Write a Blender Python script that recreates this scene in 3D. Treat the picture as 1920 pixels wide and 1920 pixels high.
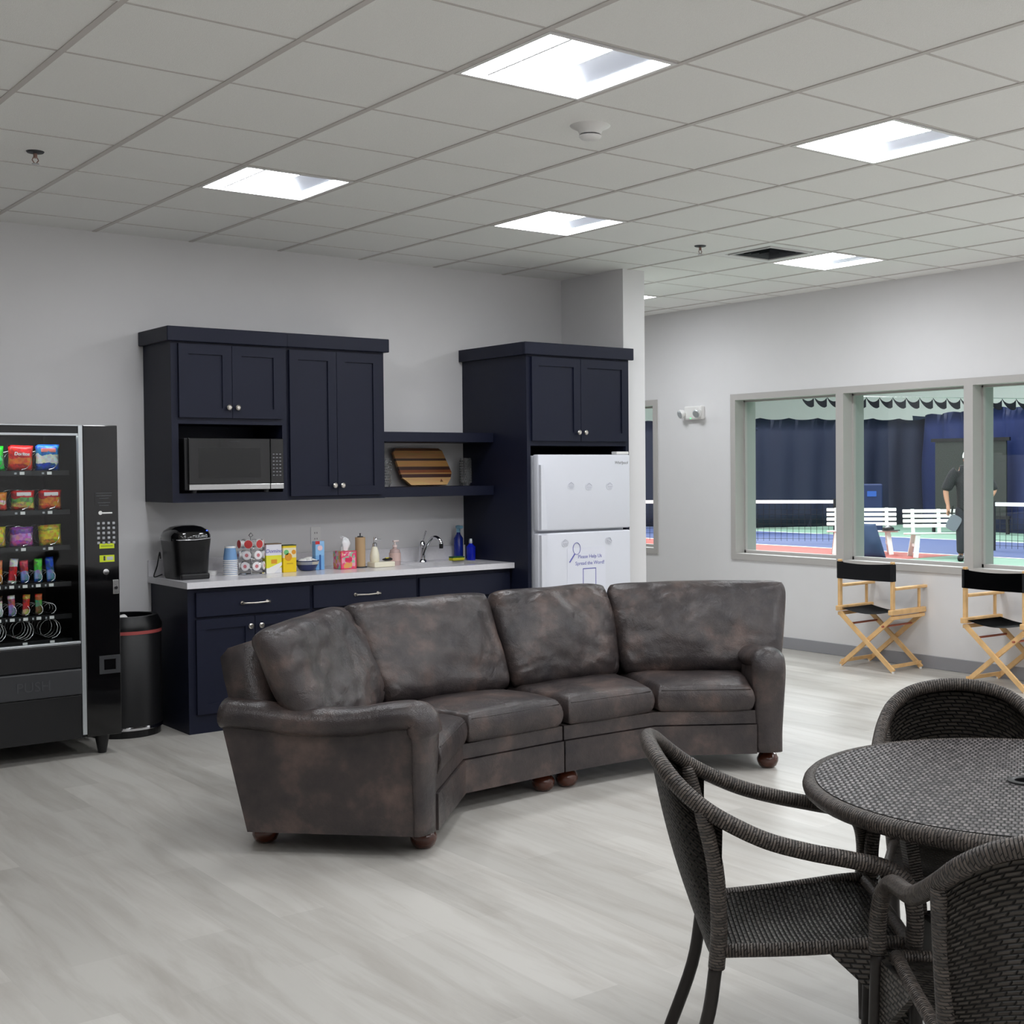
import bpy, bmesh, math, random
from mathutils import Vector, Matrix, noise
PI = math.pi
S = bpy.context.scene
for o in list(bpy.data.objects): bpy.data.objects.remove(o)
C = S.collection
# ------------------------------------------------------------------ camera
YAW, PITCH, ROLL, HC = .6745, -.0228, -.0080, 1.569
F = Vector((math.sin(YAW)*math.cos(PITCH), math.cos(YAW)*math.cos(PITCH), math.sin(PITCH)))
R0 = Vector((math.cos(YAW), -math.sin(YAW), 0)); U0 = R0.cross(F)
Rv = R0*math.cos(ROLL)+U0*math.sin(ROLL); Uv = U0*math.cos(ROLL)-R0*math.sin(ROLL)
cd = bpy.data.cameras.new('camera'); cam = bpy.data.objects.new('camera', cd); C.objects.link(cam)
cam.matrix_world = Matrix(((Rv.x, Uv.x, -F.x, 0), (Rv.y, Uv.y, -F.y, 0), (Rv.z, Uv.z, -F.z, HC), (0, 0, 0, 1)))
cd.sensor_width = 36; cd.lens = 2451.32/1920*36
cd.shift_x = -.0743; cd.shift_y = -.0129; cd.clip_end = 200; cd.clip_start = .05
S.camera = cam
# ------------------------------------------------------------------ world, exposure
w = bpy.data.worlds.new('world'); S.world = w; w.use_nodes = True
w.node_tree.nodes['Background'].inputs[0].default_value = (.5, .55, .6, 1)
w.node_tree.nodes['Background'].inputs[1].default_value = .02
S.view_settings.view_transform = 'Standard'; S.view_settings.look = 'None'
S.view_settings.gamma = 1; S.view_settings.use_curve_mapping = False
S.view_settings.exposure = 0.2
S.cycles.max_bounces = 8; S.cycles.diffuse_bounces = 5; S.cycles.transparent_max_bounces = 12
S.cycles.sample_clamp_indirect = 6; S.cycles.caustics_reflective = False; S.cycles.caustics_refractive = False
LAMP = 27.5            # strength of the troffer lenses and their glowing wing strips
COURT = 1150.0          # watts of each court lamp

# ------------------------------------------------------------------ materials
def srgb(r, g, b):
    f = lambda c: (c/255/12.92) if c/255 <= .04045 else ((c/255+.055)/1.055)**2.4
    return (f(r), f(g), f(b), 1)
MATS = {}
def mat(name, col, rough=.5, metal=0, spec=.5, noise_amt=0, noise_scale=8, bump=0, bump_scale=60, emit=None, estr=0, coat=0, trans=0, ior=1.45):
    if name in MATS: return MATS[name]
    m = bpy.data.materials.new(name); m.use_nodes = True; nt = m.node_tree; b = nt.nodes['Principled BSDF']
    c = col if len(col) == 4 else (*col, 1)
    b.inputs['Base Color'].default_value = c; b.inputs['Roughness'].default_value = rough; b.inputs['Metallic'].default_value = metal
    b.inputs['Specular IOR Level'].default_value = spec; b.inputs['Coat Weight'].default_value = coat
    b.inputs['Transmission Weight'].default_value = trans; b.inputs['IOR'].default_value = ior
    m.diffuse_color = c
    tc = nt.nodes.new('ShaderNodeTexCoord')
    n = nt.nodes.new('ShaderNodeTexNoise'); n.inputs['Scale'].default_value = noise_scale; n.inputs['Detail'].default_value = 4
    nt.links.new(tc.outputs['Object'], n.inputs['Vector'])
    a = max(noise_amt, .006)
    r = nt.nodes.new('ShaderNodeValToRGB'); r.color_ramp.elements[0].position = .3; r.color_ramp.elements[1].position = .7
    r.color_ramp.elements[0].color = tuple(max(0, x*(1-a)) for x in c[:3])+(1,)
    r.color_ramp.elements[1].color = tuple(min(1, x*(1+a)) for x in c[:3])+(1,)
    nt.links.new(n.outputs['Fac'], r.inputs['Fac']); nt.links.new(r.outputs['Color'], b.inputs['Base Color'])
    if bump:
        n2 = nt.nodes.new('ShaderNodeTexNoise'); n2.inputs['Scale'].default_value = bump_scale; n2.inputs['Detail'].default_value = 3
        nt.links.new(tc.outputs['Object'], n2.inputs['Vector'])
        bp = nt.nodes.new('ShaderNodeBump'); bp.inputs['Strength'].default_value = bump; bp.inputs['Distance'].default_value = .01
        nt.links.new(n2.outputs['Fac'], bp.inputs['Height']); nt.links.new(bp.outputs['Normal'], b.inputs['Normal'])
    if emit:
        b.inputs['Emission Color'].default_value = emit if len(emit) == 4 else (*emit, 1); b.inputs['Emission Strength'].default_value = estr
    MATS[name] = m; return m
def nodes(m):
    nt = m.node_tree
    def N(t, **k):
        n = nt.nodes.new('ShaderNode'+t)
        for a, v in k.items():
            if a in n.inputs.keys(): n.inputs[a].default_value = v
            else: setattr(n, a, v)
        return n
    return nt, N, nt.links.new
M = {}
M['wall'] = mat('wall_paint', srgb(228, 227, 228), .75, bump=.05, bump_scale=220)
M['ceil'] = mat('ceiling_tile', srgb(247, 247, 244), .9, bump=.25, bump_scale=260, noise_amt=.015, noise_scale=90)
M['grid'] = mat('ceiling_grid_paint', srgb(208, 203, 199), .6)
M['navy'] = mat('navy_cabinet_paint', srgb(20, 24, 43), .5, spec=.32, noise_amt=.04)
M['navy_in'] = mat('navy_inside', srgb(20, 22, 32), .6)
M['knob'] = mat('brushed_nickel', srgb(205, 200, 192), .28, 1)
M['chrome'] = mat('chrome', srgb(225, 226, 230), .08, 1)
M['counter'] = mat('white_quartz', srgb(226, 224, 228), .18, noise_amt=.03, noise_scale=60)
M['blackp'] = mat('black_plastic', srgb(16, 16, 18), .35)
M['blackm'] = mat('black_metal', srgb(24, 24, 26), .4, bump=.05, bump_scale=300)
M['blackg'] = mat('black_gloss', srgb(10, 10, 12), .08, coat=.5)
M['dgrey'] = mat('dark_grey_plastic', srgb(52, 53, 56), .45)
M['steel'] = mat('stainless', srgb(190, 190, 190), .25, 1)
M['alu'] = mat('aluminium_trim', srgb(200, 205, 208), .3, .6)
M['white'] = mat('white_enamel', srgb(226, 228, 236), .28, bump=.04, bump_scale=300)
M['whitep'] = mat('white_plastic', srgb(235, 234, 232), .4)
M['offw'] = mat('cream_ceramic', srgb(236, 230, 208), .25)
M['frame'] = mat('window_frame_grey', srgb(186, 183, 180), .5)
M['base'] = mat('grey_vinyl_base', srgb(150, 150, 154), .5)
M['pine'] = mat('pale_pine', srgb(226, 184, 128), .45, noise_amt=.12, noise_scale=14)
M['dowel'] = mat('reddish_dowel', srgb(170, 96, 74), .5)
M['canvas'] = mat('black_canvas', srgb(14, 15, 20), .9, bump=.2, bump_scale=500)
M['foot'] = mat('dark_stained_foot', srgb(74, 34, 20), .16, noise_amt=.2, coat=.5)
M['legm'] = mat('dark_bronze_tube', srgb(40, 36, 34), .4, .2)
M['skin'] = mat('skin', srgb(190, 140, 115), .55)
M['shirt'] = mat('charcoal_shirt', srgb(34, 35, 38), .85)
M['pants'] = mat('dark_grey_trousers', srgb(42, 42, 50), .85)
M['plw'] = mat('white_bench_plastic', srgb(236, 240, 236), .4)
def leather():
    m = mat('brown_leather', (.08, .06, .05), .4); nt, N, L = nodes(m); b = nt.nodes['Principled BSDF']
    tc = N('TexCoord'); n = N('TexNoise', Scale=5.5, Detail=5, Roughness=.6); L(tc.outputs['Object'], n.inputs['Vector'])
    r = N('ValToRGB'); e = r.color_ramp.elements; e[0].position = .32; e[0].color = srgb(44, 40, 42); e[1].position = .74; e[1].color = srgb(98, 82, 76)
    x = e.new(.52); x.color = srgb(62, 55, 54)
    L(n.outputs['Fac'], r.inputs['Fac']); L(r.outputs['Color'], b.inputs['Base Color'])
    v = N('TexVoronoi', Scale=230); L(tc.outputs['Object'], v.inputs['Vector'])
    n2 = N('TexNoise', Scale=14, Detail=4, Roughness=.55, Distortion=.6); L(tc.outputs['Object'], n2.inputs['Vector'])
    a = N('Math', operation='MULTIPLY_ADD'); a.inputs[1].default_value = .12
    L(v.outputs['Distance'], a.inputs[0]); L(n2.outputs['Fac'], a.inputs[2])
    bp = N('Bump', Strength=.5, Distance=.012); L(a.outputs[0], bp.inputs['Height']); L(bp.outputs['Normal'], b.inputs['Normal'])
    b.inputs['Roughness'].default_value = .32; return m
M['leather'] = leather()
def weave(name, c1, c2, mort, bw, rh, rough=.45, shear=.5, off=0.5, msz=.30):
    m = mat(name, c1, rough); nt, N, L = nodes(m); b = nt.nodes['Principled BSDF']
    uv0 = N('UVMap'); sp = N('SeparateXYZ'); L(uv0.outputs[0], sp.inputs[0]); sh = N('Math', operation='MULTIPLY_ADD'); sh.inputs[1].default_value = shear; L(sp.outputs[1], sh.inputs[0]); L(sp.outputs[0], sh.inputs[2]); uv = N('CombineXYZ'); L(sh.outputs[0], uv.inputs[0]); L(sp.outputs[1], uv.inputs[1]); br = N('TexBrick', Scale=1.0); br.inputs['Brick Width'].default_value = bw; br.inputs['Row Height'].default_value = rh
    br.inputs['Mortar Size'].default_value = min(rh, bw)*msz; br.inputs['Mortar Smooth'].default_value = 1.0; br.inputs['Color1'].default_value = c1; br.inputs['Color2'].default_value = c2; br.inputs['Mortar'].default_value = mort
    br.offset = off; L(uv.outputs[0], br.inputs['Vector']); L(br.outputs['Color'], b.inputs['Base Color'])
    inv = N('Math', operation='SUBTRACT'); inv.inputs[0].default_value = 1; L(br.outputs['Fac'], inv.inputs[1])
    bp = N('Bump', Strength=1.0, Distance=.006); L(inv.outputs[0], bp.inputs['Height']); L(bp.outputs['Normal'], b.inputs['Normal']); return m
M['wick'] = weave('brown_wicker', srgb(86, 80, 74), srgb(62, 56, 50), srgb(10, 9, 8), .030, .0120)
M['wickt'] = weave('grey_brown_table_wicker', srgb(116, 110, 109), srgb(74, 70, 70), srgb(16, 15, 15), .0155, .026, .36, .0, .5, .26)
M['wrap'] = weave('wrapped_wicker', srgb(92, 83, 76), srgb(60, 54, 50), srgb(20, 18, 17), .030, .0075, .45, .9, .5, .2)
def floor_mat():
    m = mat('pale_oak_planks', srgb(190, 187, 180), .34); nt, N, L = nodes(m); b = nt.nodes['Principled BSDF']
    tc = N('TexCoord'); sp = N('SeparateXYZ'); L(tc.outputs['Object'], sp.inputs[0]); cb = N('CombineXYZ'); L(sp.outputs[1], cb.inputs[0]); L(sp.outputs[0], cb.inputs[1])
    br = N('TexBrick', Scale=1.0); br.inputs['Brick Width'].default_value = 1.22; br.inputs['Row Height'].default_value = .178
    br.inputs['Mortar Size'].default_value = .0007; br.inputs['Mortar Smooth'].default_value = .2; br.inputs['Bias'].default_value = 0; br.offset = .37
    br.inputs['Color1'].default_value = srgb(197, 194, 188); br.inputs['Color2'].default_value = srgb(180, 177, 171); br.inputs['Mortar'].default_value = srgb(184, 181, 176)
    L(cb.outputs[0], br.inputs['Vector'])
    mp = N('Mapping'); mp.inputs['Scale'].default_value = (7, .75, 1); L(tc.outputs['Object'], mp.inputs['Vector'])
    n = N('TexNoise', Scale=1.6, Detail=6, Roughness=.62, Distortion=.5); L(mp.outputs[0], n.inputs['Vector'])
    r = N('ValToRGB'); e = r.color_ramp.elements; e[0].position = .3; e[0].color = srgb(212, 207, 203); e[1].position = .58; e[1].color = (1, 1, 1, 1)
    L(n.outputs['Fac'], r.inputs['Fac'])
    mx = N('Mix', data_type='RGBA', blend_type='MULTIPLY'); mx.inputs[0].default_value = .6
    L(br.outputs['Color'], mx.inputs[6]); L(r.outputs['Color'], mx.inputs[7]); L(mx.outputs[2], b.inputs['Base Color'])
    b.inputs['Roughness'].default_value = .42; return m
M['floor'] = floor_mat()
def glass_mat(name, tint, ref=1.0):
    m = bpy.data.materials.new(name); m.use_nodes = True; nt, N, L = nodes(m); nt.nodes.remove(nt.nodes['Principled BSDF'])
    t = N('BsdfTransparent'); t.inputs[0].default_value = tint; g = N('BsdfGlossy'); g.inputs['Roughness'].default_value = .01
    fr = N('Fresnel'); fr.inputs[0].default_value = 1.5; mu = N('Math', operation='MULTIPLY'); mu.inputs[1].default_value = ref
    ge = N('NewGeometry'); nb = N('Math', operation='SUBTRACT'); nb.inputs[0].default_value = 1; L(ge.outputs['Backfacing'], nb.inputs[1]); mu2 = N('Math', operation='MULTIPLY'); L(fr.outputs[0], mu2.inputs[0]); L(nb.outputs[0], mu2.inputs[1]); L(mu2.outputs[0], mu.inputs[0]); mx = N('MixShader'); L(mu.outputs[0], mx.inputs[0]); L(t.outputs[0], mx.inputs[1]); L(g.outputs[0], mx.inputs[2])
    L(mx.outputs[0], nt.nodes['Material Output'].inputs[0]); return m
M['pane'] = glass_mat('tinted_window_glass', (.93, .975, .975, 1), 1.0)
M['clear'] = glass_mat('clear_glass', (.95, .97, .97, 1), 1.0)
M['tumbler'] = mat('cut_glass', (.97, .98, .98, 1), .05, trans=.9)
def stripes(name, cols, axis=2):
    m = mat(name, cols[0][1], .45); nt, N, L = nodes(m); b = nt.nodes['Principled BSDF']
    tc = N('TexCoord'); sp = N('SeparateXYZ'); L(tc.outputs['Generated'], sp.inputs[0]); r = N('ValToRGB'); r.color_ramp.interpolation = 'CONSTANT'
    e = r.color_ramp.elements; e[0].position = 0; e[0].color = cols[0][1]; e[1].position = cols[1][0]; e[1].color = cols[1][1]
    for p, c in cols[2:]: x = e.new(p); x.color = c
    if name.startswith('foil'):
        nz = N('TexNoise', Scale=22, Detail=2); L(tc.outputs['Object'], nz.inputs['Vector']); ad = N('Math', operation='MULTIPLY_ADD'); ad.inputs[1].default_value = .34; L(nz.outputs['Fac'], ad.inputs[0])
        sb = N('Math', operation='SUBTRACT'); sb.inputs[1].default_value = .17; L(sp.outputs[axis], sb.inputs[0]); L(sb.outputs[0], ad.inputs[2]); L(ad.outputs[0], r.inputs['Fac'])
    else: L(sp.outputs[axis], r.inputs['Fac'])
    if len(cols) > 6:
        mp = N('Mapping'); mp.inputs['Scale'].default_value = (3, 3, 60); L(tc.outputs['Object'], mp.inputs['Vector'])
        n = N('TexNoise', Scale=2.5, Detail=4); L(mp.outputs[0], n.inputs['Vector']); mx = N('Mix', data_type='RGBA', blend_type='OVERLAY'); mx.inputs[0].default_value = .35
        L(r.outputs[0], mx.inputs[6]); L(n.outputs['Color'], mx.inputs[7]); L(mx.outputs[2], b.inputs['Base Color'])
    elif name.startswith('foil'):
        vo = N('TexVoronoi', Scale=60); L(tc.outputs['Object'], vo.inputs['Vector']); mx = N('Mix', data_type='RGBA', blend_type='OVERLAY'); mx.inputs[0].default_value = .55
        L(r.outputs[0], mx.inputs[6]); L(vo.outputs['Color'], mx.inputs[7]); L(mx.outputs[2], b.inputs['Base Color'])
    else: L(r.outputs['Color'], b.inputs['Base Color'])
    return m

# ------------------------------------------------------------------ mesh helpers
def BM(): return bmesh.new()
def uvl(bm): return bm.loops.layers.uv.verify()
def box(bm, x0, y0, z0, x1, y1, z1, mi=0):
    v = [bm.verts.new((x, y, z)) for z in (z0, z1) for y in (y0, y1) for x in (x0, x1)]
    for f in ((0, 2, 3, 1), (4, 5, 7, 6), (0, 1, 5, 4), (2, 6, 7, 3), (0, 4, 6, 2), (1, 3, 7, 5)):
        bm.faces.new([v[i] for i in f]).material_index = mi
    return bm
def bxm(*a): return box(BM(), *a)
def cbox(bm, x0, y0, z0, x1, y1, z1, r=.01, seg=2, mi=0):
    t = BM(); box(t, x0, y0, z0, x1, y1, z1, mi)
    bmesh.ops.bevel(t, geom=t.edges[:], offset=r, segments=seg, affect='EDGES', profile=.5)
    merge(bm, t); return bm
def merge(bm, t, mx=None):
    me = bpy.data.meshes.new('t'); t.to_mesh(me); t.free()
    if mx is not None: me.transform(mx)
    bm.from_mesh(me); bpy.data.meshes.remove(me)
def prism(bm, pts, z0, z1, mi=0):
    a = [bm.verts.new((x, y, z0)) for x, y in pts]; b = [bm.verts.new((x, y, z1)) for x, y in pts]; n = len(pts)
    fs = [bm.faces.new(a[::-1]), bm.faces.new(b)]
    for i in range(n): fs.append(bm.faces.new((a[i], a[(i+1) % n], b[(i+1) % n], b[i])))
    for f in fs: f.material_index = mi
    return bm
def prism_xz(bm, pts, y0, y1, mi=0):
    a = [bm.verts.new((x, y0, z)) for x, z in pts]; b = [bm.verts.new((x, y1, z)) for x, z in pts]; n = len(pts)
    fs = [bm.faces.new(a), bm.faces.new(b[::-1])]
    for i in range(n): fs.append(bm.faces.new((a[(i+1) % n], a[i], b[i], b[(i+1) % n])))
    for f in fs: f.material_index = mi
    return bm
def lathe(bm, prof, c=(0, 0, 0), n=24, axis='z', mi=0, caps=True):
    rings = []
    for r, z in prof:
        ring = []
        for i in range(n):
            a = 2*PI*i/n; x, y = r*math.cos(a), r*math.sin(a)
            p = {'z': (x, y, z), 'y': (x, z, y), 'x': (z, x, y)}[axis]
            ring.append(bm.verts.new((c[0]+p[0], c[1]+p[1], c[2]+p[2])))
        rings.append(ring)
    for a, b in zip(rings, rings[1:]):
        for i in range(n): bm.faces.new((a[i], a[(i+1) % n], b[(i+1) % n], b[i])).material_index = mi
    if caps:
        bm.faces.new(rings[0][::-1]).material_index = mi; bm.faces.new(rings[-1]).material_index = mi
    return bm
def tube(bm, pts, r, n=10, mi=0, side=None, flat=1.0, caps=True, us=0):
    """tube through pts; r number or list; with side: elliptical section, half width r along side, half thickness r*flat (flat may be a list)"""
    pts = [Vector(p) for p in pts]; m = len(pts)
    rr = r if isinstance(r, (list, tuple)) else [r]*m; ff = flat if isinstance(flat, (list, tuple)) else [flat]*m
    uv = uvl(bm); rings = []; L = [0]
    for i in range(1, m): L.append(L[-1]+(pts[i]-pts[i-1]).length)
    prev = None
    for i, p in enumerate(pts):
        t = (pts[min(i+1, m-1)]-pts[max(i-1, 0)]).normalized()
        if side is not None: s = Vector(side); s = (s-t*s.dot(t)).normalized()
        else:
            if prev is None: s = t.orthogonal().normalized()
            else: s = (prev-t*prev.dot(t)).normalized()
            prev = s
        q = t.cross(s)
        rings.append([bm.verts.new(p+s*rr[i]*math.cos(2*PI*k/n)+q*rr[i]*ff[i]*math.sin(2*PI*k/n)) for k in range(n)])
    per = 2*PI*max(rr)
    for i in range(m-1):
        for k in range(n):
            f = bm.faces.new((rings[i][k], rings[i][(k+1) % n], rings[i+1][(k+1) % n], rings[i+1][k])); f.material_index = mi
            cc = ((k/n*per, L[i]), ((k+1)/n*per, L[i]), ((k+1)/n*per, L[i+1]), (k/n*per, L[i+1]))
            for lp, c in zip(f.loops, cc): lp[uv].uv = c
    if caps:
        for ring in (rings[0][::-1], rings[-1]): bm.faces.new(ring).material_index = mi
    return bm
def smooth_path(pts, k=6):
    P = [Vector(p) for p in pts]; P = [P[0]*2-P[1]]+P+[P[-1]*2-P[-2]]; out = []
    for i in range(1, len(P)-2):
        a, b, c, d = P[i-1:i+3]
        for j in range(k):
            t = j/k; out.append(.5*((2*b)+(c-a)*t+(2*a-5*b+4*c-d)*t*t+(3*b-3*c+d-a)*t**3))
    out.append(P[-2]); return out
def bar(bm, a, b, wx, wy, up=(0, 0, 1), mi=0):
    a, b = Vector(a), Vector(b); t = (b-a).normalized(); s = t.cross(Vector(up))
    if s.length < 1e-3: s = t.cross(Vector((0, 1, 0)))
    s.normalize(); q = t.cross(s); v = []
    for p in (a, b):
        for i, j in ((-1, -1), (1, -1), (1, 1), (-1, 1)): v.append(bm.verts.new(p+s*wx/2*i+q*wy/2*j))
    for f in ((3, 2, 1, 0), (4, 5, 6, 7), (0, 1, 5, 4), (1, 2, 6, 5), (2, 3, 7, 6), (3, 0, 4, 7)): bm.faces.new([v[i] for i in f]).material_index = mi
    return bm
def sweep(bm, path, prof, closed=True, mi=0):
    """sweep profile [(offset to the left, z)] along a 2-D polyline with mitred corners; profile z may be a function"""
    P = [Vector(p) for p in path]; m = len(P); rings = []
    for i, p in enumerate(P):
        d0 = (P[i]-P[i-1]).normalized() if i else (P[1]-P[0]).normalized()
        d1 = (P[i+1]-P[i]).normalized() if i < m-1 else d0
        n0, n1 = Vector((-d0.y, d0.x)), Vector((-d1.y, d1.x)); b = (n0+n1).normalized(); k = 1/max(.3, b.dot(n0))
        rings.append([bm.verts.new((p.x+b.x*o*k, p.y+b.y*o*k, z)) for o, z in prof])
    n = len(prof)
    for a, b in zip(rings, rings[1:]):
        for k in range(n if closed else n-1): bm.faces.new((a[k], a[(k+1) % n], b[(k+1) % n], b[k])).material_index = mi
    if closed: bm.faces.new(rings[0][::-1]); bm.faces.new(rings[-1])
    return bm
def cushion(bm, P, e, crown, r, nu=22, nv=16, lump=.008, seed=0, round_=.0, crown_pow=.6, crease=0):
    """padded cushion around the quad P (p00,p10,p11,p01): e half thickness at the border, crown extra in the middle"""
    P = [Vector(p) for p in P]; lu = (P[1]-P[0]).length; lv = (P[3]-P[0]).length
    nrm = (P[1]-P[0]).cross(P[3]-P[0]).normalized()
    def samp(n, l):
        k = max(3, n//4); a = [(1-math.cos(PI/2*i/k))*r/l for i in range(k+1)]
        mid = [a[-1]+(1-2*a[-1])*i/(n-2*k) for i in range(1, n-2*k)]
        return a+mid+[1-x for x in a[::-1]]
    us, vs = samp(nu, lu), samp(nv, lv); top, bot = {}, {}
    for i, u in enumerate(us):
        for j, v in enumerate(vs):
            uu, vv = u, v
            if round_:
                cu, cv = 2*u-1, 2*v-1; uu = .5+.5*cu*(1-round_*cv**8*.5-round_*.5*(1-cv*cv)*-.2); vv = .5+.5*cv*(1-round_*cu**8*.5)
            p = P[0]*(1-uu)*(1-vv)+P[1]*uu*(1-vv)+P[2]*uu*vv+P[3]*(1-uu)*vv
            d = min(u*lu, (1-u)*lu, v*lv, (1-v)*lv); k = min(1, d/r)
            edge = e*math.sqrt(max(0, 1-(1-k)**2)); cr = crown*max(0, 16*u*(1-u)*v*(1-v))**crown_pow
            q = p*5+Vector((seed*7.1, seed*3.3, 0)); ln = noise.noise(q)*lump*min(1, d/r+.3)+noise.noise(q*3)*lump*.35*min(1, d/r)
            if crease:
                f1 = 1-abs(noise.noise(Vector((u*3.2+seed*5.7, v*7.5, seed)))); f2 = 1-abs(noise.noise(Vector((u*8, v*3+seed*2.1, seed+4))))
                cw = min(1, max(0, 1.25-min(math.hypot(u, v), math.hypot(1-u, v), math.hypot(u, 1-v), math.hypot(1-u, 1-v))*2.2)); ln -= crease*(max(0, f1-.86)/.14+.7*max(0, f2-.88)/.12)*cw*min(1, d/r*1.5)
            h = edge+cr+ln*(1 if d > 0 else 0)
            dn = nrm*(noise.noise(q*.7)*lump)
            onb = d < 1e-6
            if onb: vt = bm.verts.new(p+dn); top[i, j] = bot[i, j] = vt
            else: top[i, j] = bm.verts.new(p+nrm*h+dn); bot[i, j] = bm.verts.new(p-nrm*(edge+cr*.5)+dn)
    n1, n2 = len(us), len(vs)
    for i in range(n1-1):
        for j in range(n2-1):
            for g, fl in ((top, 0), (bot, 1)):
                q = [g[i, j], g[i+1, j], g[i+1, j+1], g[i, j+1]]
                if fl: q = q[::-1]
                try: bm.faces.new(q)
                except ValueError: pass
    return bm
def put(o, parent=None):
    C.objects.link(o)
    if parent is not None: o.parent = parent
    return o
def obj(name, bm, m, parent=None, world=False, smooth=False, bevel=0, seg=2):
    if bevel: bmesh.ops.bevel(bm, geom=[e for e in bm.edges if e.is_manifold and e.calc_face_angle(0) > .5], offset=bevel, segments=seg, affect='EDGES', profile=.5, clamp_overlap=True)
    bmesh.ops.recalc_face_normals(bm, faces=bm.faces[:])
    me = bpy.data.meshes.new(name)
    if parent is not None and world: bmesh.ops.translate(bm, verts=bm.verts[:], vec=-Vector(wloc(parent)))
    loc = None
    if parent is None:
        xs = [v.co for v in bm.verts]; lo = Vector([min(v[i] for v in xs) for i in range(3)]); hi = Vector([max(v[i] for v in xs) for i in range(3)])
        loc = Vector(((lo.x+hi.x)/2, (lo.y+hi.y)/2, lo.z)); bmesh.ops.translate(bm, verts=bm.verts[:], vec=-loc)
    bm.to_mesh(me); bm.free()
    for x in (m if isinstance(m, (list, tuple)) else [m]): me.materials.append(x)
    if smooth:
        me.polygons.foreach_set('use_smooth', [True]*len(me.polygons))
        if smooth != 'full':
            try: me.set_sharp_from_angle(angle=.7)
            except Exception: pass
    o = bpy.data.objects.new(name, me); put(o, parent)
    if loc is not None: o.location = loc
    return o
def wloc(o):
    v = Vector((0, 0, 0))
    while o is not None: v += o.location; o = o.parent
    return v
def tag(o, label, cat, group=None):
    o['label'] = label; o['category'] = cat
    if group: o['group'] = group
    return o
def thing(name, label, cat, loc=(0, 0, 0), rz=0, group=None):
    o = bpy.data.objects.new(name, None); C.objects.link(o); o.location = loc; o.rotation_euler = (0, 0, rz); o.empty_display_size = .1
    return tag(o, label, cat, group)
def struct(name, bm, m, parent=None, **k):
    o = obj(name, bm, m, parent, **k)
    if parent is None: o['kind'] = 'structure'
    return o
def dup(root, loc, rz, label, group=None):
    def cp(o, par):
        c = o.copy(); C.objects.link(c)
        if par is not None: c.parent = par
        for ch in [x for x in bpy.data.objects if x.parent == o]: cp(ch, c)
        return c
    r = cp(root, None); r.location = loc; r.rotation_euler = (0, 0, rz); r['label'] = label
    if group: r['group'] = group
    return r
def text_bm(s, size, depth=.0006, loc=(0, 0, 0), rot=(PI/2, 0, 0), align='CENTER', shear=0, bold=0):
    cu = bpy.data.curves.new('t', 'FONT'); cu.body = s; cu.size = size; cu.extrude = depth; cu.align_x = align; cu.align_y = 'CENTER'; cu.shear = shear; cu.offset = bold; cu.resolution_u = 3
    o = bpy.data.objects.new('t', cu); C.objects.link(o); dg = bpy.context.evaluated_depsgraph_get(); me = bpy.data.meshes.new_from_object(o.evaluated_get(dg))
    from mathutils import Euler
    me.transform(Matrix.Translation(loc) @ Euler(rot).to_matrix().to_4x4()); bm = BM(); bm.from_mesh(me)
    bpy.data.meshes.remove(me); bpy.data.objects.remove(o); bpy.data.curves.remove(cu); return bm
# ------------------------------------------------------------------ the room
H = 3.048; T = .6096; GX, GY = 3.278, 4.139
XR, YK, XL, YB, YF = 8.39, 8.16, -4.0, -4.5, 13.0
struct('floor', bxm(XL-.1, YB-.1, -.1, XR+.05, YF+.1, 0), M['floor'])
struct('wall_kitchen', bxm(XL, YK, 0, 6.48, YK+.2, H), M['wall'])
struct('wall_stub', bxm(6.27, 7.41, 0, 6.48, YK, H), M['wall'])
struct('wall_far', bxm(XL, YF, 0, XR, YF+.15, H), M['wall'])
struct('wall_left', bxm(XL-.15, YB, 0, XL, YF, H), M['wall'])
struct('wall_back', bxm(XL-.15, YB-.15, 0, XR+.25, YB, H), M['wall'])
WZ0, WZ1 = .80, 2.175
OPEN = [(4.70, 8.385), (9.44, 10.9)]      # window openings along y
def wall_right():
    bm = BM(); x0, x1 = XR, XR+.25
    box(bm, x0, YB, 0, x1, YF+.15, WZ0-.02); box(bm, x0, YB, WZ1+.02, x1, YF+.15, H+.1)
    ys = [YB]+[v for o in OPEN for v in (o[0]+.0, o[1])]+[YF+.15]
    for a, b in zip(ys[::2], ys[1::2]): box(bm, x0, a, WZ0-.02, x1, b, WZ1+.02)
    struct('wall_right', bm, M['wall'])
wall_right()
# windows: painted steel frames with deep reveals and tinted glass
def window(n, y0, y1, mull):
    bm = BM(); f = .055; xo, xi = XR-.012, XR+.25
    box(bm, xo, y0-.03, WZ1, xi, y1+.03, WZ1+.055); box(bm, xo, y0-.03, WZ0-.055, xi, y1+.03, WZ0)
    box(bm, xo, y0-.03, WZ0, xi, y0+.03, WZ1); box(bm, xo, y1-.03, WZ0, xi, y1+.03, WZ1)
    for m in mull: box(bm, xo, m-.04, WZ0, xi, m+.04, WZ1)
    ys = [y0+.03]+[v for m in sorted(mull) for v in (m-.04, m+.04)]+[y1-.03]
    spans = list(zip(ys[::2], ys[1::2]))
    for a, b in spans:          # glazing stops around each pane
        x0, x1 = XR+.10, XR+.15; s = .016
        box(bm, x0, a, WZ0, x1, b, WZ0+s+.01); box(bm, x0, a, WZ1-s, x1, b, WZ1); box(bm, x0, a, WZ0, x1, a+s, WZ1); box(bm, x0, b-s, WZ0, x1, b, WZ1)
    wn = struct('window_%d' % n, bm, M['frame'])
    for a, b in spans:
        obj('glass', bxm(XR+.122, a+.008, WZ0+.008, XR+.128, b-.008, WZ1-.008), M['pane'], wn, world=True)
window(1, 4.70, 8.385, [7.115+.03, 5.895])
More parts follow.
